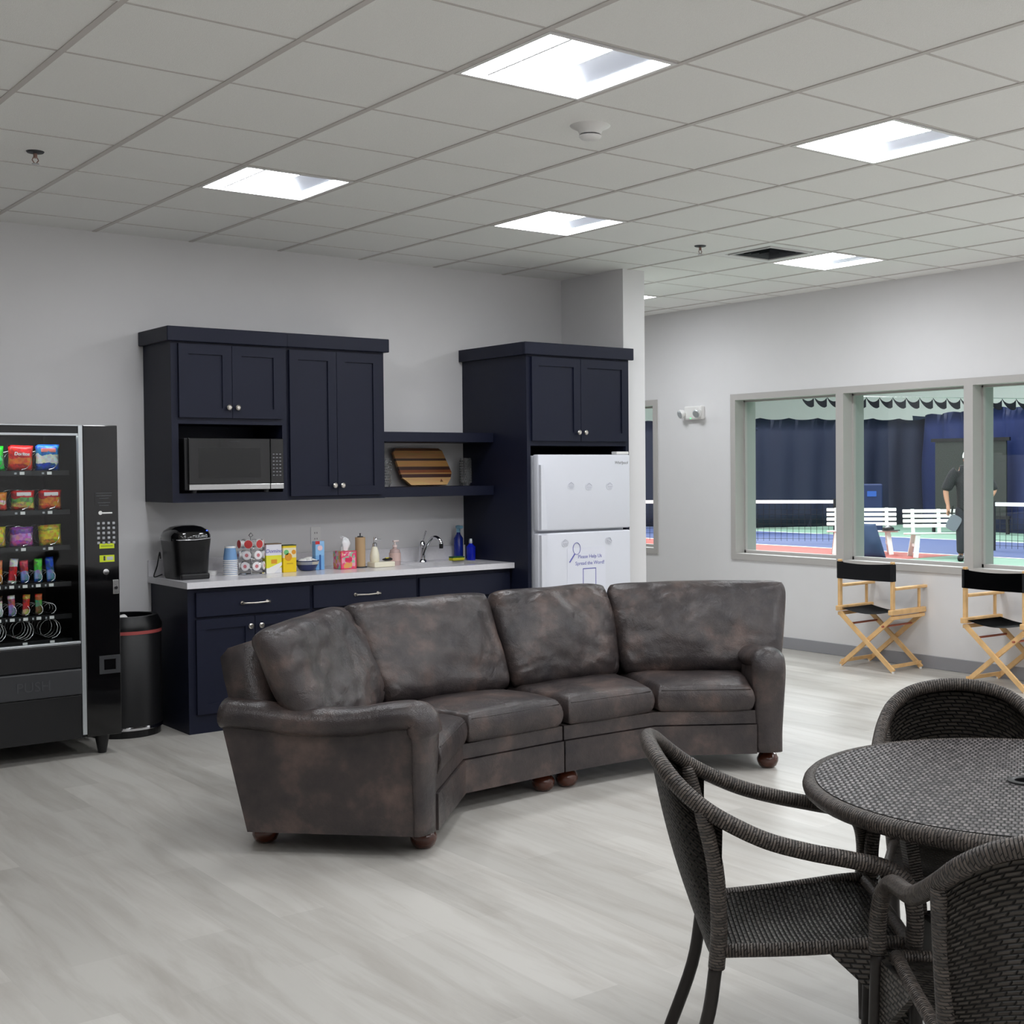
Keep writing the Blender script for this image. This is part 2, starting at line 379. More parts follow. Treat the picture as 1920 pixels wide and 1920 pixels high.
window(2, 9.44, 10.9, [])
def base(n, a, b, c, d): struct('baseboard_'+n, cbox(BM(), a, b, 0, c, d, .10, .003, 1), M['base'])
base('right', XR-.008, YB, XR, YF); base('kitchen', XL, YK-.008, 2.97, YK); base('stub', 6.27, 7.402, 6.488, 7.41); base('far', XL, YF-.008, XR, YF); base('left', XL, YB, XL+.008, YF)
# ceiling tiles with openings for the troffers, grid of tee bars
LIGHTS = [(i, j) for i in (-4, -1, 2, 6) for j in (-13, -9, -5, -1, 3) if (i, j) not in ((-4, 3),)]+[(6, 7), (6, 11), (6, -3)]  # last fixture is unseen, added off the rows to brighten the right wall
VENTT = (5, 3)
I0, I1 = -12, 8; J0, J1 = -14, 14
bm = BM(); seen = {}
for i in range(I0, I1+1):
    for j in range(J0, J1+1):
        x0, y0 = GX+i*T, GY+j*T; x1, y1 = min(x0+T, XR), min(y0+T, YF); x0, y0 = max(x0, XL), max(y0, YB)
        if x1 <= x0 or y1 <= y0 or (i, j) in LIGHTS or (i, j) == VENTT: continue
        q = []
        for x, y in ((x0, y0), (x0, y1), (x1, y1), (x1, y0)):
            k = (round(x, 4), round(y, 4)); q.append(seen.setdefault(k, None) or seen.__setitem__(k, bm.verts.new((x, y, H))) or seen[k])
        bm.faces.new(q)
ceil = obj('ceiling', bm, M['ceil']); ceil['kind'] = 'structure'
bm = BM()
for i in range(I0, I1+2):
    x = GX+i*T
    if XL < x < XR: box(bm, x-.012, YB, H-.004, x+.012, YF, H+.004)
for j in range(J0, J1+2):
    y = GY+j*T
    if YB < y < YF: box(bm, XL, y-.006, H-.002, XR, y+.006, H+.003)
obj('ceiling_grid', bm, M['grid'], ceil, world=True)
struct('ceiling_deck', bxm(XL-.1, YB-.1, H+.3, XR+.2, YF+.1, H+.4), M['ceil'])
# troffers
lens = mat('troffer_lens_lit_wing', (1, 1, 1), .5, emit=(.955, .98, 1.02), estr=LAMP)
pan = mat('troffer_pan', srgb(238, 240, 244), .45)
def troffer():
    t = thing('ceiling_light', '', 'ceiling light', (0, 0, H), 0, 'recessed ceiling lights'); a = T/2-.012; b = T/2-.03
    bm = BM()
    for s in ((-a, -a, a, -b), (-a, b, a, a), (-a, -b, -b, b), (b, -b, a, b)): box(bm, s[0], s[1], -.006, s[2], s[3], .09)
    obj('frame', bm, M['whitep'], t)
    def panel(nm, x0, x1, y0, y1, z, m_, arch=0, n=8):
        bm = BM(); ra = []; rb = []
        for k in range(n+1):
            u = k/n; zz = z+arch*4*u*(1-u); ra.append(bm.verts.new((x0+(x1-x0)*u, y0, zz))); rb.append(bm.verts.new((x0+(x1-x0)*u, y1, zz)))
        for k in range(n): bm.faces.new((ra[k], ra[k+1], rb[k+1], rb[k]))
        bmesh.ops.recalc_face_normals(bm, faces=bm.faces[:])
        for f_ in bm.faces:
            if f_.normal.z > 0: f_.normal_flip()
        me = bpy.data.meshes.new(nm); bm.to_mesh(me); bm.free(); me.materials.append(m_); me.polygons.foreach_set('use_smooth', [True]*len(me.polygons)); put(bpy.data.objects.new(nm, me), t)
    panel('lens', -b, -.172, -b, b, .012, lens); panel('lens', -.160, .02, -b, b, .004, lens, -.006); panel('lens', .225, b, -b, b, .012, lens); panel('lens', .02, .225, .19, b, .008, lens)  # only the arched strip is lens; side and end wings glow to look lit
    panel('reflector', .02, .225, -b, .19, .014, mat('reflector_shaded_grey', srgb(192, 196, 204), .45), .028)  # white reflector wing, its shade put into a darker grey
    obj('divider', bxm(-.172, -b, .004, -.160, b, .04), pan, t)
    obj('housing', bxm(-b, -b, .092, b, b, .12), pan, t)
    return t
LL = {(-1, -1): 'recessed light nearest the viewer, largest of the ceiling lights', (-1, 3): 'recessed light over the left part, above the wall cabinets and vending machine side',
      (2, -1): 'recessed light at upper right of the picture', (2, 3): 'recessed light in the middle, just in front of the refrigerator cabinet',
      (6, 3): 'small far recessed light beside the square air vent', (6, 7): 'farthest recessed light, half hidden behind the wall corner'}
tr = troffer(); used = False
for i, j in LIGHTS:
    x, y = GX+(i+.5)*T, GY+(j+.5)*T
    if x < XL+.3 or y < YB+.3: continue
    lab = LL.get((i, j), 'recessed square light behind the viewer, out of the picture')
    if not used: tr.location = (x, y, H); tr['label'] = lab; used = True
    else: dup(tr, (x, y, H), 0, lab)
# air vent
vx, vy = GX+(VENTT[0]+.5)*T, GY+(VENTT[1]+.5)*T
t = thing('air_vent', 'square white louvred air diffuser in the ceiling beside a light', 'vent', (vx, vy, H)); a = T/2-.012
bm = BM()
for k, (s, z) in enumerate(((a, -.004), (.2, -.012))):
    q = s-.075 if k == 0 else s-.012
    for r in ((-s, -s, s, -q), (-s, q, s, s), (-s, -q, -q, q), (q, -q, s, q)): box(bm, r[0], r[1], z, r[2], r[3], .02)
obj('frame', bm, M['whitep'], t)
for k in range(4):
    s = .17-.04*k; bm = BM(); path = [(-s, -s), (s, -s), (s, s), (-s, s)]
    for p in range(4):
        a0, a1 = path[p], path[(p+1) % 4]; f = .86
        v = [bm.verts.new((a0[0], a0[1], -.008)), bm.verts.new((a1[0], a1[1], -.008)), bm.verts.new((a1[0]*f, a1[1]*f, .02)), bm.verts.new((a0[0]*f, a0[1]*f, .02))]; bm.faces.new(v)
    bmesh.ops.solidify(bm, geom=bm.faces[:], thickness=.002); obj('louvre', bm, mat('louvre_shaded_grey', srgb(96, 98, 102), .5), t)  # white blades coloured grey to stand in for shade in the gaps
obj('duct', bxm(-.23, -.23, .05, .23, .23, .055), M['blackp'], t)
# smoke detector and sprinklers
t = thing('smoke_detector', 'round white smoke detector on the ceiling behind the nearest light', 'smoke detector', (3.562, 4.42, H))
obj('base', lathe(BM(), [(.088, 0), (.086, -.003), (.055, -.018), (.046, -.036)], n=32), M['whitep'], t, smooth=True)
obj('sensor_slot', lathe(BM(), [(.040, -.034), (.040, -.044)], n=24), M['dgrey'], t, smooth=True)
obj('cap', lathe(BM(), [(.048, -.042), (.048, -.047), (.040, -.056), (.018, -.060)], n=32), M['whitep'], t, smooth=True)
def sprinkler(x, y, lab):
    t = thing('fire_sprinkler', lab, 'sprinkler', (x, y, H), 0, 'fire sprinklers'); m = M['steel']
    obj('escutcheon', lathe(BM(), [(.04, -.0), (.036, -.006), (.018, -.010)], n=20), M['dgrey'], t, smooth=True)
    bm = BM(); lathe(bm, [(.009, -.008), (.009, -.03)], n=12)
    for s in (-1, 1): tube(bm, [(.009*s, 0, -.028), (.014*s, 0, -.04), (.003*s, 0, -.055)], .0025, 6)
    obj('head', bm, mat('bronze', srgb(150, 120, 110), .35, .8), t, smooth=True)
    obj('deflector', lathe(BM(), [(.016, -.055), (.016, -.058)], n=16), m, t)
sprinkler(1.80, 6.30, 'fire sprinkler head above the vending machine at the left')
sprinkler(6.05, 6.35, 'fire sprinkler head left of the air vent')
# emergency light on the right wall
t = thing('emergency_light', 'white twin-head emergency light on the wall between the windows', 'emergency light', (XR, 8.87, 2.02))
obj('housing', cbox(BM(), -.05, -.115, 0, 0, .115, .125, .012), M['whitep'], t)
for s, yy in ((1, .125), (-1, -.09)):
    bm = BM(); lathe(bm, [(.03, -.03), (.042, .0), (.042, .02)], n=20, axis='x', caps=True)
    h_ = obj('lamp_head', bm, M['whitep'], t, smooth=True); h_.location = (-.075, yy, .055); h_.rotation_euler = (0, .35, 2.9 if s > 0 else 3.4)
    obj('lamp_lens', lathe(BM(), [(.038, .02), (.03, .026)], n=20, axis='x'), M['alu'], h_)
obj('indicator', bxm(-.054, .02, .008, -.05, .03, .014), mat('green_led', srgb(60, 230, 120), emit=srgb(60, 230, 120), estr=3), t)
# wall outlet
t = thing('wall_outlet', 'white double outlet plate above the counter behind the blue box', 'outlet', (4.13, YK, 1.07))
obj('plate', cbox(BM(), -.038, -.006, 0, .038, 0, .118, .003), M['whitep'], t)
bm = BM()
for z in (.03, .07):
    for x in (-.008, .008): box(bm, x-.0015, -.0075, z, x+.0015, -.0055, z+.012)
obj('socket_slots', bm, M['dgrey'], t)
# ------------------------------------------------------------------ kitchen cabinets
def shaker(x0, x1, z0, z1, yf, knob=None, parent=None, pull=False, kind='door', fr=.06):
    bm = BM(); th = .02
    if kind == 'door':
        for r in ((x0, z0, x1, z0+fr), (x0, z1-fr, x1, z1), (x0, z0+fr, x0+fr, z1-fr), (x1-fr, z0+fr, x1, z1-fr)): box(bm, r[0], yf-th, r[1], r[2], yf, r[3])
        box(bm, x0+fr-.004, yf-th+.01, z0+fr-.004, x1-fr+.004, yf-.002, z1-fr+.004)
    else: cbox(bm, x0, yf-th, z0, x1, yf, z1, .003, 1)
    d = obj(kind, bm, M['navy'], parent, world=True)
    if knob:
        kx, kz = knob
        obj('knob', lathe(BM(), [(.006, 0), (.006, -.012), (.015, -.018), (.017, -.026), (.010, -.032)], (kx, yf-th, kz), 18, 'y'), M['knob'], d, world=True, smooth=True)
    if pull:
        cx, cz = (x0+x1)/2, (z0+z1)/2-.005; bm = BM()
        tube(bm, [(cx-.085, yf-th-.028, cz), (cx, yf-th-.034, cz-.002), (cx+.085, yf-th-.028, cz)], .0055, 10)
        for s in (-1, 1):
            tube(bm, [(cx+s*.082, yf-th+.001, cz), (cx+s*.082, yf-th-.030, cz)], .006, 10); lathe(bm, [(.011, 0), (.011, -.004)], (cx+s*.082, yf-th, cz), 14, 'y')
            lathe(bm, [(.004, -.036), (.009, -.030), (.009, -.026), (.004, -.02)], (cx+s*.085, yf-th, cz), 14, 'y')
        obj('pull_handle', bm, M['knob'], d, world=True, smooth=True)
    return d
BF = 7.56   # face of the base cabinets
def basecab(x0, x1, lab, pull=True, first=False):
    t = thing('base_cabinet', lab, 'cabinet', ((x0+x1)/2, (BF+YK)/2, 0), 0, 'base cabinets under the worktop')
    bm = BM(); box(bm, x0, BF, .0, x1, YK-.004, .70); box(bm, x0, BF, .70, x1, BF+.02, .872); box(bm, x0, BF+.02, .70, x0+.02, YK-.004, .872); box(bm, x1-.02, BF+.02, .70, x1, YK-.004, .872); obj('body', bm, M['navy'], t, world=True)
    l = x0+(.045 if first else .012); r = x1-.012; m = (l+r)/2
    shaker(l, r, .70, .848, BF, None, t, pull, 'drawer')
    shaker(l, m-.002, .115, .685, BF, (m-.035, .625), t); shaker(m+.002, r, .115, .685, BF, (m+.035, .625), t)
basecab(2.985, 3.785, 'left navy base cabinet with drawer pull, at the trash can end', True, True)
basecab(3.787, 4.565, 'middle navy base cabinet with drawer pull, behind the sofa', True)
basecab(4.567, 5.333, 'right navy base cabinet under the sink, drawer front without a handle', False)
# worktop with sink cut-out
SX0, SX1, SY0, SY1 = 4.66, 5.22, 7.62, 7.98
t = thing('worktop', 'white quartz worktop with low backsplash running over the base cabinets', 'worktop', (4.16, 7.83, .876))
bm = BM(); z0, z1 = .876, .914
for a in ((2.965, 7.512, SX0, YK-.002), (SX1, 7.512, 5.338, YK-.002), (SX0, 7.512, SX1, SY0), (SX0, SY1, SX1, YK-.002)): box(bm, a[0], a[1], z0, a[2], a[3], z1)
bmesh.ops.remove_doubles(bm, verts=bm.verts[:], dist=.0005)
obj('slab', bm, M['counter'], t, world=True)
obj('backsplash', cbox(BM(), 2.965, YK-.022, .914, 5.338, YK-.002, 1.015, .002, 1), M['counter'], t, world=True)
t = thing('sink', 'undermount sink basin sunk in the white worktop', 'sink', (4.94, 7.80, .70))
bm = BM()
for a in ((SX0-.01, SY0-.01, .72, SX1+.01, SY1+.01, .73), (SX0-.01, SY0-.01, .73, SX0, SY1+.01, .8755), (SX1, SY0-.01, .73, SX1+.01, SY1+.01, .8755), (SX0, SY0-.01, .73, SX1, SY0, .8755), (SX0, SY1, .73, SX1, SY1+.01, .8755)): box(bm, *a)
obj('basin', bm, M['steel'], t, world=True)
obj('drain', lathe(BM(), [(.04, .731), (.04, .734), (.02, .735)], (4.94, 7.8, 0), 20), M['chrome'], t, world=True)
# wall cabinets
def crown(x0, x1, yf, parent, z=2.362, left=True, right=True, up=.088, yb=None):
    yb = yb or YK-.003; o = .03
    xa, xb = x0-(o if left else 0), x1+(o if right else 0); bm = BM()
    cbox(bm, xa, yf-o, z, xb, yb, z+up, .004, 1); obj('crown', bm, M['navy'], parent, world=True)
t = thing('wall_cabinet', 'left navy wall cabinet with two short doors and a microwave niche', 'cabinet', (3.33, 7.93, 1.385))
x0, x1, yf = 2.958, 3.705, 7.70; bm = BM()
box(bm, x0, yf, 1.385, 3.0, YK-.003, 2.362); box(bm, x1-.03, yf, 1.385, x1, YK-.003, 2.362)
box(bm, 3.0, yf, 1.385, x1-.03, YK-.003, 1.44); box(bm, 3.0, yf, 1.862, x1-.03, YK-.003, 2.362)
box(bm, 3.0, YK-.02, 1.44, x1-.03, YK-.003, 1.862)
obj('body', bm, M['navy'], t, world=True)
shaker(3.0, 3.335, 1.90, 2.345, yf, (3.308, 1.965), t); shaker(3.338, 3.672, 1.90, 2.345, yf, (3.365, 1.965), t); crown(x0, x1, yf, t, right=False, z=2.358)
t = thing('wall_cabinet', 'tall navy wall cabinet with two long doors above the sugar and tea boxes', 'cabinet', (4.07, 7.93, 1.385))
x0, x1, yf = 3.708, 4.432, 7.735
bm = bxm(x0, yf, 1.385, x1, YK-.003, 2.362); obj('body', bm, M['navy'], t, world=True)
shaker(x0+.03, 4.069, 1.41, 2.345, yf, (4.042, 1.475), t); shaker(4.072, x1-.03, 1.41, 2.345, yf, (4.099, 1.475), t); crown(x0, x1, yf, t, left=False)
t = thing('wall_shelf', 'navy open shelf unit between the wall cabinet and the refrigerator tower', 'shelf', (4.88, 7.95, 1.385))
obj('top_board', cbox(BM(), 4.434, 7.75, 1.765, 5.333, YK-.003, 1.832, .002, 1), M['navy'], t, world=True)
obj('bottom_board', cbox(BM(), 4.434, 7.75, 1.388, 5.333, YK-.003, 1.455, .002, 1), M['navy'], t, world=True)
# refrigerator tower
t = thing('tall_cabinet', 'navy tower around the white refrigerator with two doors on top', 'cabinet', (5.80, 7.75, 0))
x0, x1, yf = 5.338, 6.266, 7.35; bm = BM()
box(bm, x0, yf, 0, x0+.03, YK-.003, 2.372); box(bm, x1-.03, yf, 0, x1, YK-.003, 2.372); box(bm, x0+.03, yf, 1.735, x1-.03, YK-.003, 2.372)
box(bm, x0+.03, YK-.02, 0, x1-.03, YK-.003, 1.735)
obj('body', bm, M['navy'], t, world=True)
m = 5.802
shaker(5.372, m-.002, 1.768, 2.352, yf, (m-.03, 1.83), t); shaker(m+.002, 6.246, 1.768, 2.352, yf, (m+.03, 1.83), t)
cb = BM(); cbox(cb, x0-.03, yf-.03, 2.366, x1+.03, yf, 2.452, .004, 1); box(cb, x0-.03, yf-.001, 2.366, x1-.0, YK-.003, 2.452); obj('crown', cb, M['navy'], t, world=True)
# refrigerator
t = thing('refrigerator', 'white top-freezer refrigerator with notes and magnets on its doors', 'refrigerator', (5.81, 7.7, 0))
x0, x1, yd = 5.388, 6.226, 7.29
bm = BM(); cbox(bm, x0+.006, yd+.075, .03, x1-.006, 8.08, 1.665, .008); obj('body', bm, M['white'], t, world=True)
obj('kick_grille', bxm(x0+.03, yd+.05, .0, x1-.03, yd+.075, .09), M['dgrey'], t, world=True)
fd = obj('freezer_door', cbox(BM(), x0, yd, 1.139, x1, yd+.068, 1.672, .012, 3), M['white'], t, world=True, smooth=True)
rd = obj('fridge_door', cbox(BM(), x0, yd, .10, x1, yd+.068, 1.122, .012, 3), M['white'], t, world=True, smooth=True)
obj('hinge_cover', cbox(BM(), x1-.12, yd+.01, 1.674, x1-.004, yd+.07, 1.694, .004), M['whitep'], t, world=True)
def grip(z0, z1, w0, w1, par):
    bm = BM(); prism_xz(bm, [(x0+.004, z0), (x0+.004, z1), (x0+.004+w1, z1), (x0+.004+w0, z0)], yd-.028, yd-.001)
    obj('handle', bm, M['white'], par, world=True, bevel=.008, seg=2)
grip(1.150, 1.60, .052, .022, fd); grip(.62, 1.112, .022, .052, rd)
obj('badge', text_bm('Whirlpool', .030, .0004, (6.14, yd-.001, 1.613), shear=.2), M['steel'], fd, world=True)
# magnets
def magnet(x, z, rz, lab):
    g = thing('fridge_magnet', lab, 'magnet', (x, yd-.001, z-.03), 0, 'house-shaped magnets on the refrigerator')
    bm = BM(); n = 20; pts = [(.033*math.cos(2*PI*k/n), .033+.028*math.sin(2*PI*k/n)) for k in range(n)]
    prism_xz(bm, pts, -.0015, 0); bmesh.ops.rotate(bm, verts=bm.verts[:], cent=(0, 0, .03), matrix=Matrix.Rotation(rz, 3, 'Y')); obj('disc', bm, M['white'], g)
    bm = BM(); ink = mat('grey_blue_ink', srgb(96, 98, 130), .6)
    for a, b in (((-.024, .04), (0, .058)), ((0, .058), (.024, .04)), ((-.026, .032), (.026, .032)), ((-.022, .024), (.022, .024)), ((-.015, .015), (.016, .015)), ((-.008, .045), (.008, .045))):
        bar(bm, (a[0], -.0018, a[1]), (b[0], -.0018, b[1]), .0005, .003, up=(0, 1, 0))
    bmesh.ops.rotate(bm, verts=bm.verts[:], cent=(0, 0, .03), matrix=Matrix.Rotation(rz, 3, 'Y')); obj('printed_logo', bm, ink, g)
magnet(5.675, 1.449, 0, 'round logo magnet at left on the freezer door'); magnet(5.838, 1.440, 0, 'round logo magnet in the middle of the freezer door'); magnet(6.030, 1.441, 0, 'round logo magnet at right on the freezer door')
magnet(5.62, 1.045, -.15, 'round logo magnet above the poster, at its left corner'); magnet(6.015, 1.046, .45, 'tilted round logo magnet above the poster, at its right corner')
t = thing('poster', 'white paper notice with blue heading and paddle drawing on the fridge door', 'poster', (5.82, yd-.0015, .60))
obj('paper', bxm(-.185, -.001, .0, .165, 0, .41), mat('paper', srgb(232, 234, 244), .7), t)
ink = mat('violet_blue_ink', srgb(96, 96, 176), .6)
obj('heading', text_bm('Please Help Us', .036, .0003, (.02, -.0016, .345)), ink, t); obj('heading', text_bm('Spread the Word!', .036, .0003, (.02, -.0016, .298)), ink, t)
bm = BM(); pp = [(-.10+.033*math.cos(a*PI/12), -.0016, .405+.042*math.sin(a*PI/12)) for a in range(25)]; tube(bm, pp, .002, 6); tube(bm, [(-.118, -.0016, .368), (-.165, -.0016, .31)], .0045, 6)
obj('paddle_drawing', bm, ink, t)
bm = BM()
for a in ((-.045, .14, .075, .144), (-.045, .256, .075, .262), (-.045, .144, -.040, .256), (.070, .144, .075, .256)): box(bm, a[0], -.0018, a[1], a[2], -.0008, a[3])
obj('printed_frame', bm, ink, t)
# microwave
t = thing('microwave', 'black microwave with steel lower strip in the cabinet niche', 'microwave', (3.345, 7.86, 1.44))
x0, x1, y0 = 3.04, 3.655, 7.645; z0, z1 = 1.458, 1.775
obj('body', cbox(BM(), 3.02, y0+.02, z0, 3.655, 8.10, z1, .006), M['blackm'], t, world=True)
d = obj('door', cbox(BM(), x0, y0, z0+.038, 3.565, y0+.02, z1, .003), M['blackg'], t, world=True)
obj('window', bxm(3.10, y0-.001, z0+.075, 3.50, y0+.001, z1-.06), mat('microwave_mesh', srgb(22, 22, 23), .3), d, world=True)
obj('brand_text', text_bm('FRIGIDAIRE', .013, .0003, (3.33, y0-.001, z1-.02)), M['dgrey'], d, world=True)
p = obj('control_panel', cbox(BM(), 3.568, y0, z0+.038, x1, y0+.02, z1, .003), M['blackg'], t, world=True)
for r in range(7):
    for c in range(3): obj('button', bxm(3.582+c*.022, y0-.0012, z1-.10-r*.022, 3.594+c*.022, y0, z1-.094-r*.022), mat('button_print', srgb(120, 120, 124)), p, world=True)
obj('lower_strip', cbox(BM(), x0, y0-.002, z0+.002, 3.562, y0+.02, z0+.036, .002), M['steel'], t, world=True)
obj('lower_strip', cbox(BM(), 3.566, y0-.002, z0+.002, x1, y0+.02, z0+.036, .002), M['steel'], t, world=True)
for x in (3.09, 3.56):
    for y in (7.70, 8.03): obj('foot', lathe(BM(), [(.016, 1.4405), (.018, z0)], (x, y, 0), 14), M['dgrey'], t, world=True)
# cutting board on the shelf, leaning on the wall
t = thing('cutting_board', 'striped wooden cutting board with clipped corners on the open shelf', 'cutting board', (4.93, 8.02, 1.457))
c = srgb; cols = [(0, c(214, 170, 112)), (.20, c(74, 38, 30)), (.29, c(196, 140, 84)), (.31, c(214, 165, 100)), (.33, c(160, 88, 44)), (.41, c(74, 40, 30)), (.50, c(206, 150, 84)), (.66, c(60, 34, 24)), (.72, c(176, 128, 76)), (.93, c(90, 56, 34))]
bm = BM(); pts = [(-.115, 0), (.185, 0), (.22, .045), (.235, .09), (.175, .25), (.145, .268), (-.205, .268), (-.232, .235), (-.18, .05), (-.155, .035)]
prism_xz(bm, pts, -.012, .012); b = obj('board', bm, stripes('striped_hardwood', cols), t, bevel=.003); b.rotation_euler = (-.2, 0, 0); b.location = (0, .02, .005)
obj('burnt_emblem', text_bm('\u25B2', .03, .0003, (.14, -.0125, .03)), mat('scorch', srgb(110, 70, 40)), b)
def tumbler(x, lab):
    bm = BM(); prof = [(.03, 0), (.038, .02), (.040, .2), (.036, .2), (.034, .02)]; lathe(bm, prof, n=16)
    for k in range(16):
        for z in range(9): a = 2*PI*(k+.5*(z % 2))/16; box(bm, .039*math.cos(a)-.004, .039*math.sin(a)-.004, .02+z*.019, .039*math.cos(a)+.004, .039*math.sin(a)+.004, .031+z*.019)
    o = obj('glass_vase', bm, M['tumbler']); o.location = (x, 8.02, 1.456); tag(o, lab, 'vase', 'faceted glass vases on the open shelf')
tumbler(4.60, 'faceted glass vase left of the cutting board'); tumbler(5.27, 'faceted glass vase right of the cutting board, against the tower')
# ------------------------------------------------------------------ vending machine
VY = 7.33; VX0, VX1 = 1.52, 2.505
t = thing('vending_machine', 'black glass-front snack vending machine at the left edge', 'vending machine', (2.01, 7.7, 0))
bm = BM(); W1 = 2.292
box(bm, VX0, VY+.03, .11, VX0+.03, 8.10, 1.83); box(bm, W1+.03, VY+.03, .11, VX1, 8.10, 1.83); box(bm, VX0+.03, VY+.03, 1.79, W1+.03, 8.10, 1.83)
box(bm, VX0+.03, 8.07, .11, W1+.03, 8.10, 1.79); box(bm, VX0+.03, VY+.03, .11, W1+.03, 8.07, .62)
obj('cabinet', bm, M['blackm'], t, world=True)
for x in (VX0+.08, VX1-.08):
    for y in (VY+.09, 8.02): obj('leg', lathe(BM(), [(.022, .0), (.024, .01), (.042, .112)], (x, y, 0), 16), M['blackm'], t, world=True, smooth=True)
obj('top_panel', cbox(BM(), VX0, VY, 1.785, W1+.004, VY+.028, 1.826, .003), M['blackm'], t, world=True)
bm = BM(); box(bm, VX0, VY-.002, 1.774, W1, VY+.03, 1.786); box(bm, W1, VY-.006, .13, W1+.022, VY+.03, 1.83); box(bm, VX0, VY-.004, 1.826, W1, VY+.03, 1.832)
obj('door_trim', bm, M['alu'], t, world=True)
obj('bottom_rail', cbox(BM(), VX0, VY-.004, .634, W1-.002, VY+.03, .648, .003), M['alu'], t, world=True)
cp = obj('control_column', cbox(BM(), W1+.024, VY-.004, .112, VX1, VY+.03, 1.832, .004), M['blackg'], t, world=True)
obj('lower_panel', cbox(BM(), VX0, VY-.002, .50, W1-.002, VY+.028, .632, .004), M['blackm'], t, world=True)
pf = obj('push_flap', cbox(BM(), VX0, VY-.012, .355, W1-.002, VY+.02, .497, .008), M['dgrey'], t, world=True)
obj('embossed_text', text_bm('PUSH', .075, .0012, (2.035, VY-.0125, .42)), mat('push_letters', srgb(66, 67, 70), .4), pf, world=True)
obj('base_panel', cbox(BM(), VX0, VY, .112, W1-.002, VY+.028, .352, .004), M['blackm'], t, world=True)
obj('window_glass', bxm(VX0+.01, VY+.006, .65, W1-.002, VY+.010, 1.772), M['clear'], t, world=True)
tx = mat('panel_print', srgb(170, 172, 176), .5)
ds = obj('display', bxm(2.375, VY-.0055, 1.385, 2.475, VY-.003, 1.46), M['blackg'], cp, world=True)
bm = BM()
for k, wd in enumerate((.088, .086, .05, .07, .05)): box(bm, 2.425-wd/2, VY-.0065, 1.455-k*.0145-(.01 if k > 2 else 0), 2.425+wd/2, VY-.005, 1.459-k*.0145-(.01 if k > 2 else 0))
obj('notice_text', bm, mat('dim_print', srgb(70, 72, 76)), cp, world=True)
bm = BM(); lathe(bm, [(.011, 0), (.011, -.001)], (2.405, VY-.0045, 1.348), 16, 'y'); box(bm, 2.414, VY-.0055, 1.343, 2.470, VY-.0045, 1.351); obj('maker_mark', bm, M['whitep'], cp, world=True)
for r in range(5):
    for k in range(4): obj('key', cbox(BM(), 2.385+k*.028, VY-.008, 1.283-r*.027, 2.400+k*.028, VY-.003, 1.297-r*.027, .002, 1), tx, cp, world=True)
lime = mat('lime_sticker', srgb(206, 222, 40), .5)
obj('sticker', bxm(2.397, VY-.0055, 1.150, 2.478, VY-.0035, 1.178), lime, cp, world=True)
obj('sticker_print', bxm(2.405, VY-.006, 1.160, 2.470, VY-.0053, 1.167), mat('olive_ink', srgb(150, 165, 40)), cp, world=True)
obj('sticker', bxm(2.397, VY-.0055, 1.075, 2.478, VY-.0035, 1.113), lime, cp, world=True)
obj('sticker_print', bxm(2.418, VY-.006, 1.083, 2.428, VY-.0053, 1.108), M['dgrey'], cp, world=True); obj('sticker_print', bxm(2.436, VY-.006, 1.085, 2.470, VY-.0053, 1.104), M['alu'], cp, world=True)
obj('lock', lathe(BM(), [(.016, 0), (.016, -.006), (.008, -.008)], (2.43, VY-.003, 1.02), 20, 'y'), M['steel'], cp, world=True, smooth=True)
cs = obj('coin_slot_plate', cbox(BM(), 2.465, VY-.014, .895, 2.497, VY-.003, .975, .003), M['steel'], cp, world=True)
obj('return_button', lathe(BM(), [(.009, 0), (.009, -.006)], (2.481, VY-.014, .93), 14, 'y'), M['blackp'], cs, world=True)
cc = BM(); box(cc, 2.385, VY-.012, .455, 2.50, VY-.003, .475); box(cc, 2.385, VY-.012, .535, 2.50, VY-.003, .555); box(cc, 2.385, VY-.012, .475, 2.41, VY-.003, .535); box(cc, 2.475, VY-.012, .475, 2.50, VY-.003, .535)
obj('coin_return', cc, M['dgrey'], cp, world=True)
SH = [1.59, 1.375, 1.178, .978, .800, .665]
for k, z in enumerate(SH):
    s = obj('shelf_tray', bxm(VX0+.035, VY+.10, z-.022, W1-.02, 8.05, z-.012), M['blackp'], t, world=True)
    obj('price_rail', bxm(VX0+.035, VY+.092, z-.032, W1-.02, VY+.10, z-.006), M['blackp'], s, world=True)
    wide = k in (0, 1, 2, 5); pitch = .142 if wide else .0685
    xs = [2.165-i*pitch for i in range(3 if wide else 6)]
    for x in xs:
        r = .052 if wide else .028; coil = [(x+r*math.cos(a*PI/6), VY+.11+a*.0045, z+r+r*math.sin(a*PI/6)) for a in range(-3, 58 if wide else 44)]
        obj('spiral_coil', tube(BM(), coil, .0018, 5), M['steel'], s, world=True, smooth=True)
        obj('price_tag', bxm(x-.012, VY+.089, z-.028, x+.012, VY+.092, z-.012), M['whitep'], s, world=True)
        if k < 5: obj('price_tag', bxm(x-.040 if wide else x-.034, VY+.089, z-.026, x-.028 if wide else x-.026, VY+.092, z-.015), tx, s, world=True)
